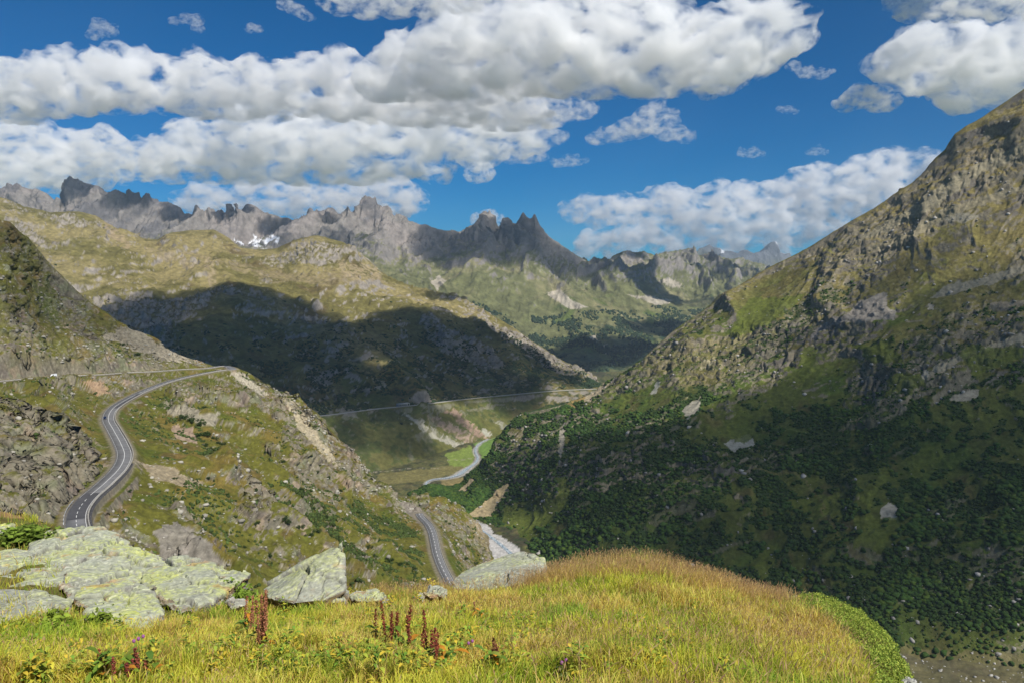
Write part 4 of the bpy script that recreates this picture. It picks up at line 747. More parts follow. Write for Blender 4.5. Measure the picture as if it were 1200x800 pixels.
# ------------------------------------------------------------------ scrub on the slopes
LF = attr_mat('scrub_leaves', .85, .1)
def clumps(name, pts, nrm, rad, cols, sub=1, squash=.8, seed=0, **kw):
    r = np.random.default_rng(seed); V, F_ = ICO[sub]; T = []
    for k in range(8): T.append(V * (1 + .35 * r.normal(size=(len(V), 1))).clip(.5, 1.6))
    T = np.array(T); n = len(pts); idx = r.integers(0, 8, n); a = r.uniform(0, 6.28, n); W = T[idx]
    ca, sa = np.cos(a)[:, None], np.sin(a)[:, None]
    X = (W[..., 0] * ca - W[..., 1] * sa) * rad[:, None] * r.uniform(.8, 1.3, (n, 1)); Y = (W[..., 0] * sa + W[..., 1] * ca) * rad[:, None]; Z = W[..., 2] * rad[:, None] * squash
    P = np.stack([X, Y, Z], -1) + pts[:, None]; c = cols[:, None] * (1 + .45 * (r.uniform(-1, 1, W.shape[:2])[..., None]))
    Fa = (F_[None] + (np.arange(n) * len(V))[:, None, None]).reshape(-1, 3); o = mesh_from(name, P.reshape(-1, 3), Fa, LF, col=c.reshape(-1, 3)); tag(o, **kw); return o
def scatter_mask(L_, mask, n, r, tlo, thi, x0, x1):
    w = np.where((L_.T > tlo) & (L_.T < thi) & (L_.u[None, :] > x0) & (L_.u[None, :] < x1), mask, 0)
    w = w * L_.P[..., 1] ** 0; f = w.ravel() / w.sum(); j = r.choice(len(f), n, p=f, replace=False); P = L_.P.reshape(-1, 3)[j]; return P, L_.N.reshape(-1, 3)[j]
r_ = np.random.default_rng(3)
pts, nr = scatter_mask(F, np.clip(F.shr, 0, 1) ** 1.5 + .0006, 46000, r_, .1, 3.8, 480, 1290)
hz_ = fbm(pts, 60, 3, seed=301)
rad = (1.0 + 3.4 * r_.random(len(pts)) ** 2.2) * (1 + .5 * hz_); rad *= .6 + .4 * sm(-pts[:, 2], 150, 320)
cc = np.array([.035, .072, .012]) * (1 + .5 * hz_[:, None]) + np.array([.03, .03, .0]) * (r_.random((len(pts), 1)) < .18)
clumps('alder_scrub', pts + nr * rad[:, None] * .25, nr, rad, cc, seed=1, kind='stuff')
low = sm(-D.P[..., 2], 120, 260) * sm(fbm(D.P, 60, 4, seed=310), -.05, .35)
pts, nr = scatter_mask(D, low * (D.T > 1.06) + .0005, 9000, r_, .1, 3.2, -20, 760); rad = r_.uniform(2, 4.6, len(pts)); cc = np.tile(np.array([.028, .05, .02]), (len(pts), 1)) * r_.uniform(.7, 1.5, (len(pts), 1))
clumps('mountain_scrub', pts, nr, rad, cc, seed=2, kind='stuff')
low = sm(-E.P[..., 2], 120, 300) * sm(fbm(E.P, 160, 4, seed=311), -.1, .3)
pts, nr = scatter_mask(E, low + .001, 7000, r_, .6, 2.6, 460, 900); rad = r_.uniform(5, 9, len(pts)); cc = np.tile(np.array([.03, .05, .025]), (len(pts), 1)) * r_.uniform(.7, 1.4, (len(pts), 1))
clumps('conifer_forest', pts, nr, rad, cc, squash=1.5, seed=3, kind='stuff')
m_ = np.clip(B.shr * (B.low * .9 + .12), 0, 1)
pts, nr = scatter_mask(B, m_ + 1e-5, 9000, r_, .4, 4.6, -20, 640); rad = r_.uniform(.4, 1.25, len(pts)); cc = np.tile(np.array([.05, .075, .018]), (len(pts), 1)) * r_.uniform(.6, 1.5, (len(pts), 1))
clumps('heath_scrub', pts, nr, rad, cc, seed=4, kind='stuff')
# loose rocks strewn over the near slope and the right mountain (countless)
STN = attr_mat('loose_stone', .9)
def stones(name, L_, mask, n, r0, r1, base, seed, tl, th, x0, x1):
    r = np.random.default_rng(seed); pts, nr = scatter_mask(L_, mask, n, r, tl, th, x0, x1); rad = r0 * (r1 / r0) ** (r.random(n) ** 2)
    V, F_ = ICO[1]; T = np.array([np.sign(V) * np.abs(V) ** .7 * (1 + .22 * r.normal(size=(len(V), 1))) * r.uniform(.6, 1.2, 3) for k in range(8)]); W = T[r.integers(0, 8, n)]; a = r.uniform(0, 6.28, n); ca, sa = np.cos(a)[:, None], np.sin(a)[:, None]
    P = np.stack([(W[..., 0] * ca - W[..., 1] * sa), (W[..., 0] * sa + W[..., 1] * ca), W[..., 2] * .8], -1) * rad[:, None, None] + pts[:, None]
    c = (np.array(base) * r.uniform(.7, 1.35, (n, 1)))[:, None] * np.ones((1, len(V), 1)); Fa = (F_[None] + (np.arange(n) * len(V))[:, None, None]).reshape(-1, 3)
    o = mesh_from(name, P.reshape(-1, 3), Fa, STN, col=c.reshape(-1, 3)); tag(o, kind='stuff')
stones('scattered_rocks', B, (.1 + B.rk) * (B.d1 > 9) * (1 - .85 * B.ovh), 5500, .25, 1.7, (.33, .31, .26), 21, .2, 4.9, -20, 640)
stones('scattered_rocks', C, 1.0 * (C.P[..., 2] > -600), 900, .6, 3.2, (.36, .35, .32), 23, .05, 1.0, 1030, 1300)
stones('scattered_rocks', F, .05 + F.rk + .3 * (F.T < .8), 1800, .7, 4.0, (.34, .32, .29), 22, .1, 3.9, 560, 1290)

# individual dark bushes on the near slope
BL = attr_mat('bush_leaves', .8, .15)
def bush_mesh(seed, n=900, col=(.035, .06, .015)):
    r = np.random.default_rng(seed); c = r.normal(size=(9, 3)) * [.55, .55, .22] + [0, 0, .35]; k = r.integers(0, 9, n); p = c[k] + r.normal(size=(n, 3)) * .2; p[:, 2] = np.abs(p[:, 2])
    d1 = r.normal(size=(n, 3)); d1 /= np.linalg.norm(d1, axis=1)[:, None]; d2 = np.cross(d1, r.normal(size=(n, 3))); d2 /= np.linalg.norm(d2, axis=1)[:, None]; s = r.uniform(.06, .13, (n, 1))
    V = np.stack([p - d1 * s, p + d2 * s * .6, p + d1 * s, p - d2 * s * .6], 1).reshape(-1, 3); F_ = np.arange(4 * n).reshape(n, 4); cc = np.repeat(np.array(col) * r.uniform(.5, 1.7, (n, 1)), 4, 0); return V, F_, cc
def stem_mesh(seed):
    r = np.random.default_rng(seed); V, F_ = [], []
    for k in range(6):
        b = len(V); e = np.array([r.normal() * .5, r.normal() * .5, r.uniform(.4, .8)])
        for q, w in ((np.zeros(3), .05), (e * .5 + [0, 0, .08], .035), (e, .01)):
            for a in range(4): V.append(q + w * np.array([math.cos(a * 1.57), math.sin(a * 1.57), 0]))
        for s_ in range(2):
            for a in range(4): F_.append([b + s_ * 4 + a, b + s_ * 4 + (a + 1) % 4, b + s_ * 4 + 4 + (a + 1) % 4, b + s_ * 4 + 4 + a])
    return np.array(V), np.array(F_)
WD = flat_mat('bush_wood', (.09, .065, .045), .9, .2, 8)
def bush(name, label, seed, col, n=900, cat='bush', group=None):
    e = empty(name, (0, 0, 0)); tag(e, label, cat, group); V, F_, c = bush_mesh(seed, n, col); mesh_from('foliage', V, F_, BL, e, col=c); V, F_ = stem_mesh(seed); mesh_from('stems', V, F_, WD, e); return e
def copy_tree(o, parent=None):
    c = o.copy(); COL.objects.link(c)
    if parent is not None: c.parent = parent
    for ch in list(o.children): copy_tree(ch, c)
    return c
protos = [bush('alder_bush', 'dark green rounded bush growing on the near slope below the road', 400 + k, (.035, .06, .015), group='dark bushes on the near slope') for k in range(4)]
spots = [(218, 489, 4), (226, 493, 3.6), (236, 498, 3), (241, 508, 4), (251, 513, 3.4), (240, 522, 2.6), (258, 520, 2.8), (276, 547, 2.0), (312, 530, 2), (330, 541, 2.2), (316, 651, 1.6), (288, 641, 1.5), (330, 608, 2.4), (336, 612, 2.2), (352, 574, 2.2), (343, 600, 2), (300, 612, 1.6), (366, 596, 2.2), (380, 606, 2.4), (394, 612, 2.6), (406, 620, 2.4),
         (372, 622, 2.2), (388, 628, 2.2), (401, 634, 2.2), (420, 630, 2.4), (432, 640, 2.4), (352, 618, 2.2), (364, 626, 2), (440, 652, 2.2), (415, 645, 2), (455, 656, 2.4), (470, 660, 2.2), (485, 668, 2.2), (448, 640, 2), (460, 646, 2.2), (300, 574, 1.8), (265, 580, 1.3), (245, 560, 1.4), (545, 655, 2.2), (556, 660, 2.2), (566, 668, 2.2), (549, 640, 2), (539, 632, 1.8), (560, 650, 2), (384, 560, 2.4), (399, 575, 2.2), (372, 552, 2), (160, 415, 3), (146, 404, 2.8), (240, 478, 3), (205, 560, 1.2), (420, 600, 2.2), (436, 612, 2.2), (150, 575, 1.3)]
for i, (x, y, s) in enumerate(spots):
    o = protos[i] if i < 4 else copy_tree(protos[i % 4]); p, _ = B.hit(x, y, 4.95); o.location = p - np.array([0, 0, .15 * s]); o.scale = (s, s, s * .8); o.rotation_euler = (0, 0, i * 1.3)

# ------------------------------------------------------------------ foreground knoll
acr = [(-500, 596, 20), (-60, 592, 20), (0, 598, 20), (25, 604, 19.5), (45, 610, 19), (62, 622, 18.5), (80, 646, 17.5), (110, 661, 17), (160, 672, 16.5), (220, 692, 15.5), (280, 703, 14.5), (330, 706, 14), (400, 702, 14), (450, 697, 14.5), (500, 693, 15), (540, 690, 15.5), (600, 683, 16.2), (640, 675, 17), (680, 665, 17.6), (710, 663, 18), (740, 659, 18), (770, 664, 18), (810, 678, 17.5),
       (850, 688, 17), (885, 701, 16.2), (910, 706, 15.6), (930, 703, 15), (955, 699, 14.4), (985, 708, 13.6), (1012, 724, 12.6), (1035, 748, 11.4), (1052, 772, 10.2), (1064, 796, 9.2), (1085, 850, 8), (1130, 960, 6.8), (1600, 1700, 5)]
A = Layer([[(-500, ('z', -1.55), .6), (1600, ('z', -1.55), .6)],
           [(-500, ('z', -1.9), 2.6), (900, ('z', -1.9), 2.6), (1100, ('z', -2.2), 2.6), (1600, ('z', -2.9), 2.4)],
           [(-500, 805, 6), (900, 805, 6), (1000, 815, 6.2), (1060, 850, 6.4), (1130, 990, 5.2), (1600, 1800, 4)],
           [(-500, 735, 9.4), (0, 744, 9.4), (300, 750, 9.6), (600, 738, 9.8), (800, 742, 9.8), (900, 758, 9.8), (1000, 790, 8.8), (1060, 820, 8), (1130, 970, 6.2), (1600, 1750, 4.6)],
           acr,
           [(x, ('z', float(unproj(x, y, d)[2] - .9)), d + 1.8) for (x, y, d) in acr],
           [(-500, ('z', -21), 38), (1000, ('z', -22), 38), (1600, ('z', -30), 38)], [(-500, ('z', -122), 232), (620, ('z', -128), 240), (720, ('z', -210), 260), (1600, ('z', -240), 260)], [(-500, ('z', -470), 760), (1600, ('z', -470), 760)]],
          -500, 1600, 900, [20, 50, 90, 130, 20, 20, 20, 6], smooth=14, crest=4)
A.P[..., 2] += (.16 * fbm(A.P, 1.6, 4, seed=200) + .05 * fbm(A.P, .35, 3, seed=201)) * sm(A.T, .3, 1.6) * (1 - .6 * np.exp(-((A.T - 4) / .1) ** 2))
n2 = fbm(A.P, .5, 4, seed=202); c = np.tile(np.array([.14, .12, .035]), A.T.shape + (1,)); c = mixc(c, [.17, .18, .035], sm(n2, -.1, .4)); c = mixc(c, [.33, .21, .09], sm(fbm(A.P, .8, 3, seed=203), .1, .4) * (A.u[None, :] < 140))
far = sm(A.T, 4.9, 5.5); c = mixc(c, [.13, .125, .035], far); c = mixc(c, [.27, .25, .22], far * sm(fbm(A.P, 12, 5, seed=204), .1, .3))
A.build('knoll', terrain_mat('knoll_turf', .15, .05, .02), c, kind='structure')
ax, ay = A.px()

GR = attr_mat('grass_blades', .6, .4, .25)
def sample_A(n, r, x0=-60, x1=1110, t0=1.35, t1=4.12, power=1.0):
    fu = (r.uniform(x0, x1, n) + 500) / 2100 * (A.nu - 1); it0 = np.searchsorted(A.t, t0); it1 = np.searchsorted(A.t, t1)
    fv = it0 + (it1 - it0) * r.random(n) ** power; i = np.clip(fu.astype(int), 0, A.nu - 2); j = np.clip(fv.astype(int), 0, A.nv - 2); a = (fu - i)[:, None]; b = (fv - j)[:, None]
    return (A.P[j, i] * (1 - a) + A.P[j, i + 1] * a) * (1 - b) + (A.P[j + 1, i] * (1 - a) + A.P[j + 1, i + 1] * a) * b
def blades(name, p, h, w, lean, col, seed, tipc=None, head=None, parent=None, tagk=True):
    r = np.random.default_rng(seed); n = len(p); a = r.uniform(0, 2 * np.pi, n); wd = np.stack([np.cos(a), np.sin(a), 0 * a], 1) * w[:, None] * .5
    b = r.uniform(0, 2 * np.pi, n); ld = np.stack([np.cos(b), np.sin(b), 0 * b], 1) * (lean * h)[:, None] + np.array([.06, .02, 0]) * h[:, None]; up = np.array([0, 0, 1.])
    m1 = p + ld * .22 + up * (h * .5)[:, None]; m2 = p + ld * .62 + up * (h * .82)[:, None]; tp = p + ld + up * (h * (1 - .3 * lean))[:, None]
    V = np.stack([p - wd, p + wd, m1 - wd * .85, m1 + wd * .85, m2 - wd * .55, m2 + wd * .55, tp], 1); i = (np.arange(n) * 7)[:, None]
    Q = np.concatenate([i + [0, 1, 3, 2], i + [2, 3, 5, 4]]); T_ = i + [4, 5, 6]
    tc = tipc if tipc is not None else col; f = np.array([0, 0, .5, .5, .85, .85, 1])[None, :, None]; C_ = col[:, None] * (1 - f) + tc[:, None] * f
    Vs = [V.reshape(-1, 3)]; Cs = [C_.reshape(-1, 3)]; Fs = [Q, T_]
    if head is not None:       # seed heads: two crossed spindles
        hl = (h * head[0])[:, None]; o_ = n * 7
        for kx in range(2):
            ww = (np.stack([np.cos(a + kx * 1.57), np.sin(a + kx * 1.57), 0 * a], 1)) * head[1]
            d = (tp - m2); d /= np.linalg.norm(d, axis=1)[:, None]; q0 = tp - d * hl * .5; q2 = tp + d * hl * .5; V2 = np.stack([q0, tp - ww, q2, tp + ww], 1); Vs.append(V2.reshape(-1, 3)); Cs.append(np.repeat(head[2], 4, 0)); Fs[0] = np.concatenate([Fs[0], o_ + (np.arange(n) * 4)[:, None] + [0, 1, 2, 3]]); o_ += 4 * n
    o = mesh_from(name, np.concatenate(Vs), Fs, GR, parent, col=np.concatenate(Cs))
    if tagk: tag(o, kind='stuff')
    return o
CUSH = [(914, 690), (960, 690), (1130, 690), (1160, 950), (1012, 950), (1022, 810), (1005, 772), (982, 742), (950, 722), (925, 714)]
gr_ = np.random.default_rng(77)
def rockfree(p):
    x, y = proj(p); k = inpoly(x, y, [(30, 612), (100, 608), (200, 655), (292, 668), (285, 700), (245, 722), (180, 735), (100, 735), (60, 728), (-60, 745), (-60, 600), (20, 596)]); return ~(k & (gr_.random(len(p)) < .86))
p = sample_A(330000, gr_); p = p[rockfree(p)]; n = len(p)
cl_ = fbm(p, .22, 2, seed=210); keep = cl_ + gr_.uniform(-.5, .5, n) > -.35; p = p[keep]; cl_ = cl_[keep]; n = len(p)
x_, y_ = proj(p); g1 = fbm(p, 1.5, 4, seed=211); g2 = fbm(p, .6, 3, seed=212); g3 = fbm(p, 2.6, 3, seed=213); gold_side = sm(x_, 450, 900) * .35 + sm(735 - y_, -40, 90) * .3
col = np.tile(np.array([.42, .47, .045]), (n, 1)); col = mixc(col, [.68, .60, .07], sm(g1 + gr_.normal(size=n) * .2, -.1, .4)); col = mixc(col, [.80, .55, .13], sm(g3 + gold_side + gr_.normal(size=n) * .25 - .25, -.05, .35)); col = mixc(col, [.42, .24, .10], sm(g2 + gr_.normal(size=n) * .25, .45, .7) * .7); col = mixc(col, [.22, .38, .035], sm(-g1 + gr_.normal(size=n) * .2, .25, .5) * .8)
col *= gr_.uniform(.78, 1.4, (n, 1)); dist = p[:, 1]
h = gr_.uniform(.08, .24, n) * (1 + .6 * cl_ + .45 * g2); h *= .8 + .35 * sm(dist, 5, 15); w = gr_.uniform(.004, .0085, n) * (.7 + dist / 14)
h *= 1 - .35 * (1 - sm(x_, 560, 760)) * sm(dist, 8, 13)
onc = inpoly(x_, y_, CUSH); p, h, w, col, dist = p[~onc], h[~onc], w[~onc], col[~onc], dist[~onc]; n = len(p)
blades('meadow_grass', p, h, w, gr_.uniform(.15, .8, n), col * [.8, .85, .8], 5, tipc=np.minimum(col * 1.15, .8))
p = sample_A(20000, gr_, power=.8); p = p[rockfree(p)]; x_, y_ = proj(p); dens = sm(fbm(p, 1.2, 3, seed=220) + sm(x_, 300, 800) * .4 + gr_.normal(size=len(p)) * .15, .0, .5); p = p[gr_.random(len(p)) < dens * .8 + .05]
pc = sample_A(9000, gr_, 600, 960, 3.75, 4.15); pl = sample_A(1500, gr_, 430, 620, 3.8, 4.12); p = np.concatenate([p, pc, pl]); n = len(p)
xx_, yy_ = proj(p); kk_ = ~inpoly(xx_, yy_, CUSH); p = p[kk_]; n = len(p)
h = gr_.uniform(.2, .44, n) * (.65 + .35 * sm(proj(p)[0], 500, 720)); col = np.array([.66, .46, .17]) * gr_.uniform(.7, 1.2, (n, 1)); hc = np.where(gr_.random((n, 1)) < .45, np.array([.50, .30, .17]), np.array([.68, .50, .24])) * gr_.uniform(.7, 1.15, (n, 1))
blades('seeding_grass', p, h, gr_.uniform(.0028, .005, n) * (.7 + p[:, 1] / 16), gr_.uniform(.1, .45, n), col, 6, head=(.2, .0042, hc))

# ------------------------------------------------------------------ boulders
def rock_mat():
    m = terrain_mat('lichen_rock', .09, .035, .02, rough=.9, var=.3); return m
RM = rock_mat()
def boulder(label, pts, seed, vox=.026, thick=.7, lich=1.0, name='boulder', cell=.8, rough=.058, strata=None, group=None, tint=(.31, .30, .27)):
    P = np.array([unproj(*q) for q in pts]); c0 = P.mean(0); lowp = P + [0, .25, -thick]; lowp = c0 + (lowp - c0) * [.9, .9, 1]
    bm = bmesh.new(); 
    for v in np.concatenate([P, lowp]): bm.verts.new(v - c0)
    bmesh.ops.convex_hull(bm, input=bm.verts); bmesh.ops.delete(bm, geom=[v for v in bm.verts if not v.link_faces], context='VERTS')
    me = bpy.data.meshes.new(name); bm.to_mesh(me); bm.free(); ob = bpy.data.objects.new(name, me); COL.objects.link(ob); ob.location = c0
    md = ob.modifiers.new('r', 'REMESH'); md.mode = 'VOXEL'; md.voxel_size = vox
    ev = ob.evaluated_get(bpy.context.evaluated_depsgraph_get()); me2 = bpy.data.meshes.new_from_object(ev); ob.modifiers.clear(); ob.data = me2; bpy.data.meshes.remove(me); me2.name = name
    n = len(me2.vertices); co = np.empty(n * 3, np.float32); me2.vertices.foreach_get('co', co); co = co.reshape(-1, 3).astype(float); no = np.empty(n * 3, np.float32); me2.vertex_normals.foreach_get('vector', no); no = no.reshape(-1, 3)
    q = co + c0 + seed * 13.7; q = q + np.stack([fbm(q, cell * .8, 2, seed=seed + k) for k in range(3)], 1) * cell * .2
    qr = q @ np.array([[.8, 0, .6], [0, 1, 0], [-.6, 0, .8]]).T * [.55, .8, 1.7]
    d1, e1, v1 = cells(qr, cell, seed); st = ridged(qr, cell * .7, 5, gain=.55, seed=seed + 3); cr1 = 1 - sm(e1, 0, .12)
    d2, e2, v2 = cells(qr * [1, 1, .8] + 5, cell * .4, seed + 1); cr1 = 1 - sm(e1, 0, .035); cr2 = 1 - sm(e2, 0, .05); flat = fbm(q, .05, 3, seed=seed + 4)
    co += no * ((v1 - .5) * rough * 2.2 + (v2 - .5) * rough * .8 + st * rough * .22 - cr1 * rough * 1.5 - cr2 * rough * .5 + rough * .12 * flat)[:, None]
    me2.vertices.foreach_set('co', co.astype(np.float32).ravel()); me2.update(); 
    no = np.empty(n * 3, np.float32); me2.vertex_normals.foreach_get('vector', no); nz = no.reshape(-1, 3)[:, 2]
    c = np.tile(np.array(tint), (n, 1)); f1 = fbm(q, .35, 5, seed=seed + 6); f2 = fbm(q, .07, 4, seed=seed + 7); f3 = fbm(q, .9, 4, seed=seed + 8)
    c = mixc(c, [.40, .31, .21], sm(-nz + f1 * .4, -.05, .5) * .8); c = mixc(c, [.15, .135, .12], sm(fbm(qr, .35, 5, seed=seed + 9), .15, .45) * .6)
    c = mixc(c, [.44, .46, .34], sm(nz + f1 * .8, .15, .7) * .8 * lich); c = mixc(c, [.50, .54, .20], sm(nz * .4 + f3 * .8 + f2 * .9, .2, .75) * .8 * lich); c = mixc(c, [.58, .58, .10], sm(f2 + f3 * .7, .55, .8) * sm(nz, 0, .4) * .7 * lich)
    c = mixc(c, [.52, .52, .47], sm(f2 - f1 * .4, .35, .55) * .6); c = mixc(c, [.45, .22, .08], sm(fbm(q, .5, 4, seed=seed + 10) - nz * .15, .25, .5) * .5 * lich)
    c = c * (1 - .45 * np.maximum(cr1, .6 * cr2)[:, None]) * (1 + .25 * f2[:, None])
    at = me2.attributes.new('Col', 'FLOAT_COLOR', 'POINT'); cc = np.ones((n, 4), np.float32); cc[:, :3] = np.clip(c, 0, 1); at.data.foreach_set('color', cc.ravel()); me2.materials.clear(); me2.materials.append(RM)
    tag(ob, label, 'boulder' if 'boulder' in name else 'rock', group); return ob
boulder('broad flat lichen-covered rock slab, the highest of the left outcrop', [(36, 634, 15.6), (58, 618, 16.2), (95, 617, 16.5), (120, 618, 16.2), (150, 630, 15.8), (166, 642, 15.2), (186, 658, 14.8), (206, 668, 14.4), (200, 690, 13), (150, 702, 12.2), (95, 700, 12.2), (55, 690, 12.6), (34, 664, 13.8)], 1)
boulder('lichen-yellow rock slab with an overhanging brown pointed end beside the green shrub', [(168, 672, 13.6), (188, 660, 14.4), (206, 653, 14.6), (236, 655, 14.4), (262, 662, 14), (294, 671, 13.4), (286, 681, 13), (262, 692, 12.4), (246, 706, 11.8), (210, 716, 11.3), (186, 704, 11.8), (168, 688, 12.6)], 2, thick=.35)
boulder('rounded mossy rock below the middle of the left outcrop', [(92, 690, 12.2), (130, 684, 12.4), (164, 690, 12), (184, 702, 11.3), (186, 722, 10.7), (160, 728, 10.4), (118, 716, 10.7), (84, 706, 11.1)], 3, thick=.5)
boulder('low bright yellow lichen rock at the foot of the left outcrop', [(102, 716, 10.5), (124, 711, 10.6), (152, 716, 10.3), (184, 727, 10), (190, 738, 9.7), (150, 744, 9.5), (112, 738, 9.7), (100, 728, 10)], 4, thick=.5, lich=1.3)
boulder('layered pale rock at the left edge beside the meadow', [(-60, 690, 11.6), (10, 690, 11.5), (50, 694, 11.2), (82, 704, 10.9), (80, 722, 10.5), (40, 734, 9.9), (-10, 746, 9.5), (-60, 746, 9.4)], 5, lich=.6)
boulder('grey rock chunk tucked between orange grass at the left edge', [(-40, 654, 14), (18, 642, 14.6), (48, 650, 14.2), (78, 668, 13), (74, 684, 12.3), (30, 690, 12), (-40, 688, 12)], 6, lich=.8)
boulder('yellowish rock block standing upright at the joint of the two largest slabs', [(118, 694, 11.9), (132, 680, 12.3), (158, 676, 12.5), (176, 686, 12.1), (172, 706, 11.4), (138, 712, 11.1)], 20, thick=.35, cell=.5, rough=.045)
boulder('brown-faced rock block in the orange grass patch of the left outcrop', [(70, 688, 12.2), (84, 674, 12.7), (112, 678, 12.6), (120, 692, 12.1), (104, 706, 11.5), (78, 704, 11.5)], 24, thick=.3, cell=.45, rough=.04, lich=.5)
boulder('grey rock block leaning on the slab nearest the left bank', [(-10, 668, 13.4), (14, 658, 13.8), (44, 664, 13.5), (52, 678, 12.9), (20, 686, 12.5), (-8, 684, 12.6)], 27, thick=.3, cell=.45, rough=.045, lich=.8)
boulder('small pale rock high on the grassy bank at the left edge', [(-12, 616, 17.2), (10, 611, 17.4), (26, 618, 17), (24, 630, 16.2), (0, 634, 16)], 7, name='rock', cell=.3, vox=.03, rough=.04)
boulder('half-buried grey rock in the lowest left corner of the meadow', [(-40, 766, 7.6), (0, 764, 7.7), (28, 758, 7.8), (48, 760, 7.8), (50, 770, 7.4), (20, 782, 7), (-40, 788, 6.9)], 8, lich=.35, name='rock', cell=.35, vox=.025, rough=.05, thick=.35)
boulder('pointed pale boulder rising to a sharp peak from the meadow', [(403, 630, 13.6), (392, 647, 13.9), (374, 657, 13.9), (350, 662, 13.9), (330, 673, 13.4), (306, 688, 12.8), (312, 700, 12.2), (345, 706, 11.9), (380, 702, 12.0), (405, 690, 12.3), (404, 664, 13.0)], 9, lich=.65, thick=.4, cell=1.5, rough=.05)
boulder('long low lichen boulder at the crest below the gravel river bed', [(526, 680, 15.3), (540, 668, 16), (560, 658, 16.4), (585, 650, 16.6), (612, 643, 16.8), (628, 645, 16.6), (638, 653, 16.2), (640, 663, 15.8), (612, 684, 14.8), (565, 692, 14.5), (532, 688, 14.8)], 10, lich=.7, cell=1.6, rough=.04)
sm_ = dict(name='rock', cell=.22, vox=.018, rough=.03, thick=.2)
boulder('flat greenish rock in the grass right of the pointed boulder', [(408, 698, 12.6), (418, 691, 12.9), (440, 691, 12.9), (453, 697, 12.6), (444, 703, 12.2), (418, 704, 12.2)], 11, **sm_)
boulder('small domed lichen rock in the grass below the yellow bush', [(496, 694, 13), (503, 686, 13.3), (514, 684, 13.4), (524, 690, 13.1), (520, 698, 12.7), (502, 699, 12.7)], 12, **sm_)
boulder('little flat stone just left of the small domed rock', [(484, 697, 12.9), (492, 693, 13.1), (500, 696, 12.9), (494, 701, 12.6)], 13, **sm_)
boulder('small pale stone in the turf left of the flat greenish rock', [(382, 700, 12.4), (390, 695, 12.7), (402, 696, 12.6), (404, 703, 12.2), (390, 706, 12.1)], 14, **sm_)
boulder('grey rock exposed in the grass beside the green cushion shrub', [(914, 703, 15.2), (922, 697, 15.5), (934, 697, 15.4), (940, 704, 14.9), (926, 710, 14.6)], 15, lich=.2, tint=(.4, .39, .37), **sm_)
boulder('pale flat stone half hidden in the golden grass on the right', [(874, 700, 16), (884, 695, 16.2), (900, 699, 16), (904, 705, 15.6), (886, 706, 15.5)], 16, lich=.1, tint=(.42, .36, .27), **sm_)
boulder('white stone at the foot of the green cushion shrub, lower right', [(1056, 798, 8.6), (1062, 792, 8.9), (1074, 794, 8.8), (1078, 806, 8.4), (1060, 810, 8.3)], 17, lich=.1, tint=(.5, .49, .46), **sm_)
boulder('pale stone by the tip of the overhanging slab', [(262, 704, 11.9), (272, 698, 12.2), (284, 700, 12.1), (288, 708, 11.7), (270, 712, 11.5)], 18, lich=.2, tint=(.42, .4, .36), **sm_)

# ------------------------------------------------------------------ cushion shrub, small bushes
p = sample_A(120000, gr_, 880, 1130, 1.8, 4.5); x_, y_ = proj(p); k = inpoly(x_ + 6 * fbm(p, .5, 3, seed=230) * 3, y_, CUSH); p = p[k]
def leaf_cloud(name, p, s, col, parent=None, seed=0, up=.05, elong=.5, **kw):
    r = np.random.default_rng(seed); n = len(p); d1 = r.normal(size=(n, 3)) + [0, 0, .6]; d1 /= np.linalg.norm(d1, axis=1)[:, None]; d2 = np.cross(d1, r.normal(size=(n, 3))); d2 /= np.linalg.norm(d2, axis=1)[:, None]
    s = s[:, None]; q = p + np.array([0, 0, 1.]) * r.uniform(0, up, (n, 1)); V = np.stack([q - d1 * s, q + d2 * s * elong, q + d1 * s, q - d2 * s * elong], 1).reshape(-1, 3)
    return mesh_from(name, V, np.arange(4 * n).reshape(n, 4), BL, parent, col=np.repeat(col, 4, 0))
cmn = fbm(p, .25, 3, seed=231); p[:, 2] += .05 + np.maximum(0, cmn + .2) * .08
col = np.where(gr_.random((len(p), 1)) < .5, np.array([.24, .34, .05]), np.array([.42, .48, .08])) * gr_.uniform(.6, 1.2, (len(p), 1)) * (1 + .3 * cmn[:, None])
o = leaf_cloud('cushion_shrub', p, gr_.uniform(.008, .018, len(p)), col, seed=8, up=.07); tag(o, 'dense low yellow-green cushion shrub rounding off the right end of the knoll', 'shrub')
def place_bush(label, name, x, y, s, col, seed, n=1500, cat='bush', sz=.8):
    b = bush(name, label, seed, col, n, cat); p, _ = A.hit(x, y, 4.3); b.location = p - np.array([0, 0, .03]); b.scale = (s, s, s * sz); return b
place_bush('feathery bright green shrub growing against the overhanging slab', 'green_shrub', 268, 712, .42, (.16, .24, .03), 501, 2600, sz=1.1)
place_bush('small yellow-leaved shrub standing by itself at the meadow crest', 'yellow_shrub', 501, 688, .26, (.50, .42, .04), 502, 700)
place_bush('low green shrub in front of the layered pale rock', 'green_shrub', 62, 742, .38, (.20, .27, .03), 503, 2400, sz=.7)
place_bush('dark green tuft spreading in front of the pointed boulder', 'green_shrub', 352, 712, .3, (.15, .21, .03), 504, 2000, sz=.7)
place_bush('yellow-green tuft between the pointed boulder and the flat rock', 'green_shrub', 402, 708, .25, (.36, .36, .05), 505, 1600, sz=.9)
place_bush('mossy green hummock shrub on the left bank below the crags', 'green_shrub', 40, 636, .75, (.13, .19, .025), 506, 3200, sz=.45)

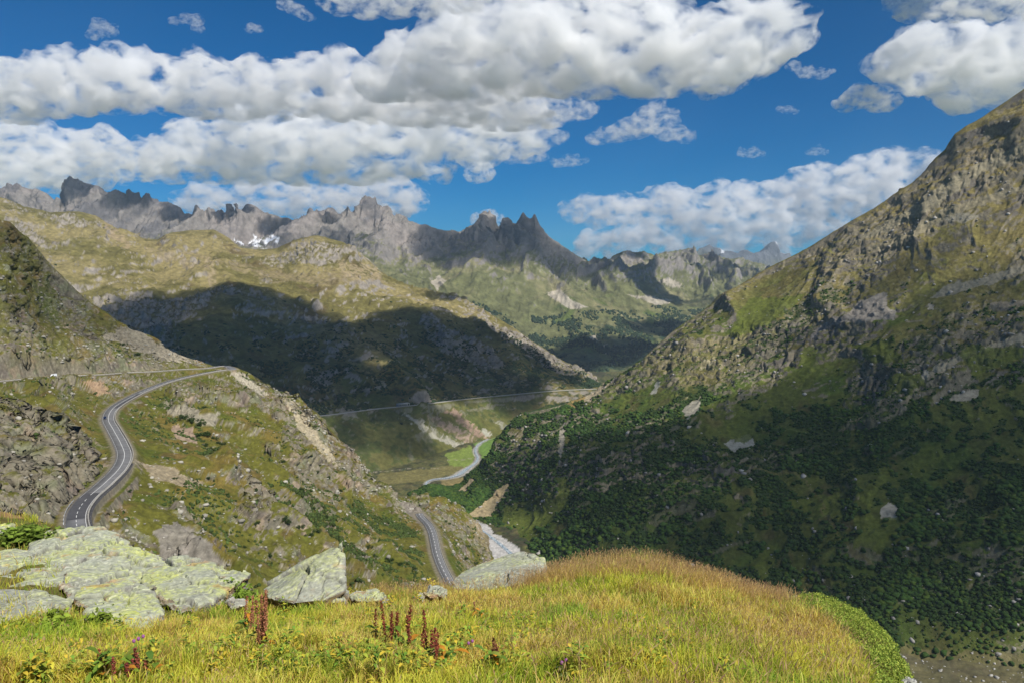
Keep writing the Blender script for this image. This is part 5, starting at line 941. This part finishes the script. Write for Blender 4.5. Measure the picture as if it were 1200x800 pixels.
# ------------------------------------------------------------------ dock plants with rust-red seed spikes
DK = attr_mat('dock_seed', .8, .1)
def spike(h, seed, col):
    r = np.random.default_rng(seed); n = int(240 * h / .5); z = r.uniform(.25, 1, n) * h; rr = .008 + .009 * np.sin((z / h - .25) / .75 * np.pi) ** .5; whorl = .65 + .5 * (np.sin(z * 160) > 0); a = r.uniform(0, 6.28, n); rr = rr * whorl * r.uniform(.5, 1.2, n)
    p = np.stack([np.cos(a) * rr, np.sin(a) * rr, z], 1); d1 = r.normal(size=(n, 3)); d1 /= np.linalg.norm(d1, axis=1)[:, None]; d2 = np.cross(d1, r.normal(size=(n, 3))); d2 /= np.linalg.norm(d2, axis=1)[:, None]; s = r.uniform(.005, .010, (n, 1))
    V = np.stack([p - d1 * s, p + d2 * s, p + d1 * s, p - d2 * s], 1).reshape(-1, 3); F_ = np.arange(4 * n).reshape(n, 4); C_ = np.repeat(np.array(col) * r.uniform(.6, 1.4, (n, 1)), 4, 0)
    k = len(V); st = np.array([(w * math.cos(q * 2.1), w * math.sin(q * 2.1), zz) for zz, w in ((0, .006), (h, .002)) for q in range(3)]); V = np.concatenate([V, st]); F2 = np.array([[k, k + 1, k + 4, k + 3], [k + 1, k + 2, k + 5, k + 4], [k + 2, k, k + 3, k + 5]]); C_ = np.concatenate([C_, np.tile(np.array(col) * .8, (6, 1))])
    return V, np.concatenate([F_, F2]), C_
def leaves(n, seed, L_, wd, cols, hmax=.25):
    r = np.random.default_rng(seed); Vs, Fs, Cs = [], [], []
    for k in range(n):
        a = r.uniform(0, 6.28); ln = L_ * r.uniform(.6, 1.2); b = np.array([r.normal() * .03, r.normal() * .03, r.uniform(0, hmax)]); dr = np.array([math.cos(a), math.sin(a), 0]); sd_ = np.array([-dr[1], dr[0], 0]); e = r.uniform(.3, 1.1); o_ = len(Vs) and sum(len(v) for v in Vs); pts = []
        for q, wq in ((0, .15), (.35, .9), (.7, .8), (1, .05)):
            c_ = b + dr * ln * q * math.cos(e) + np.array([0, 0, ln * (q * math.sin(e) - .5 * q * q)]); pts += [c_ - sd_ * wd * wq + [0, 0, .25 * wd * wq], c_, c_ + sd_ * wd * wq + [0, 0, .25 * wd * wq]]
        Vs.append(np.array(pts)); Fs += [[o_ + q * 3 + m, o_ + q * 3 + m + 1, o_ + q * 3 + m + 4, o_ + q * 3 + m + 3] for q in range(3) for m in range(2)]
        Cs.append(np.tile(np.array(cols[r.integers(len(cols))]) * r.uniform(.7, 1.2), (12, 1)))
    return np.concatenate(Vs), np.array(Fs), np.concatenate(Cs)
def dock(label, x, y, hs, seed, col=(.33, .09, .045), group=None, spread=.12):
    e = empty('dock_plant', tuple(A.hit(x, y, 3.95)[0])); tag(e, label, 'plant', group); r = np.random.default_rng(seed)
    for k, h in enumerate(hs):
        V, F_, C_ = spike(h, seed * 10 + k, np.array(col) * r.uniform(.8, 1.25)); t1, t2 = r.normal() * .06, r.normal() * .06; V = V + np.stack([V[:, 2] * t1, V[:, 2] * t2, 0 * V[:, 2]], 1) + [r.uniform(-spread, spread), r.uniform(-spread, spread), 0]
        mesh_from('seed_spike', V, F_, DK, e, col=C_)
    V, F_, C_ = leaves(16, seed, .17, .032, [(.10, .20, .03), (.16, .26, .03), (.62, .27, .03), (.22, .26, .04)]); mesh_from('leaves', V, F_, BL, e, col=C_)
dock('tallest rust-red dock clump, left one by the feathery green shrub', 287, 752, [.52, .5, .46], 601, (.38, .16, .09)); dock('thick rust-red dock clump with orange leaves right of the tallest clump', 308, 768, [.62, .66, .6, .55, .58, .5], 602, (.36, .15, .08))
dock('row of upright dark red dock spikes in the middle of the meadow', 466, 768, [.52, .56, .5, .45, .42], 603, (.24, .06, .035), spread=.17); dock('short dark dock spikes just left of the middle row', 447, 764, [.4, .34], 604, (.24, .06, .035))
dock('single slender dock spike right of the middle row', 483, 778, [.5], 605, (.26, .07, .04)); dock('pair of dark red dock spikes with an orange leaf below', 512, 790, [.42, .52, .38, .35], 606, (.25, .06, .04)); dock('thin solitary dock spike left of the brown one', 527, 788, [.45], 607, (.28, .09, .05))
dock('brown dock spike standing in pale grass right of centre', 577, 798, [.36, .3], 608, (.24, .10, .05), spread=.05); dock('low reddish dock clump near the bottom left', 120, 802, [.25, .22, .26], 609, (.30, .07, .05)); dock('low dark red dock clump left of the purple thistle heads', 155, 806, [.3, .27, .33, .25], 610, (.26, .06, .05)); dock('short dock spikes close to the bottom edge below the thistle', 178, 806, [.3, .26], 611, (.28, .08, .05))
dock('faint thin dock spike high in the meadow right of the domed rock', 562, 738, [.4], 612, (.36, .17, .09))
# yellowing broad-leaved herbs along the lower edge
HERB = []
for k in range(5):
    e = empty('meadow_herb', (0, 0, 0)); tag(e, 'yellowing broad-leaved herb among the meadow grass', 'plant', 'yellowing herbs in the meadow')
    V, F_, C_ = leaves(34, 700 + k, .085, .016, [(.50, .46, .05), (.26, .34, .04), (.18, .32, .04), (.60, .45, .05), (.36, .42, .05)], .24); mesh_from('leaves', V, F_, BL, e, col=C_)
    V = np.array([(w * math.cos(q * 2.1), w * math.sin(q * 2.1), zz) for zz, w in ((0, .005), (.27, .002)) for q in range(3)]); mesh_from('stem', V, np.array([[0, 1, 4, 3], [1, 2, 5, 4], [2, 0, 3, 5]]), flat_mat('herb_stem', (.2, .22, .05)), e); HERB.append(e)
hr = np.random.default_rng(9); cnt = 0
while cnt < 230:
    x = hr.uniform(0, 640) if hr.random() < .8 else hr.uniform(640, 1000); y = 805 - 95 * hr.random() ** 1.3
    if x < 290 and y < 745: continue
    o = HERB[cnt] if cnt < 5 else copy_tree(HERB[cnt % 5]); o.location = A.hit(x, y, 3.95)[0]; o.rotation_euler = (0, 0, hr.uniform(0, 6)); s = hr.uniform(.55, 1.15); o.scale = (s, s, s); cnt += 1
# thistles
TH = flat_mat('thistle_purple', (.30, .10, .28), .8)
def thistle(label, x, y, h, heads=3):
    e = empty('thistle', tuple(A.hit(x, y, 3.95)[0])); tag(e, label, 'thistle'); V, F_, C_ = leaves(14, int(x), .07, .01, [(.20, .26, .08), (.3, .3, .1)], h * .7); mesh_from('leaves', V, F_, BL, e, col=C_)
    for k in range(heads):
        V, F_ = ICO[1]; q = np.array([(k - 1) * .035, .01 * k, h + .015 * k]); mesh_from('flower_head', V * [.016, .016, .02] + q, F_, TH, e)
        V = np.array([(w * math.cos(a * 2.1) + bx, w * math.sin(a * 2.1), zz) for zz, w, bx in ((0, .004, 0), (h, .002, (k - 1) * .035)) for a in range(3)]); mesh_from('stem', V, np.array([[0, 1, 4, 3], [1, 2, 5, 4], [2, 0, 3, 5]]), flat_mat('thistle_stem', (.2, .24, .08)), e)
thistle('small thistle with purple heads near the bottom left', 164, 790, .3); thistle('purple thistle beside the thin solitary dock spike', 553, 780, .22, 2); thistle('dark thistle head at the bottom right of centre', 664, 802, .16, 2)
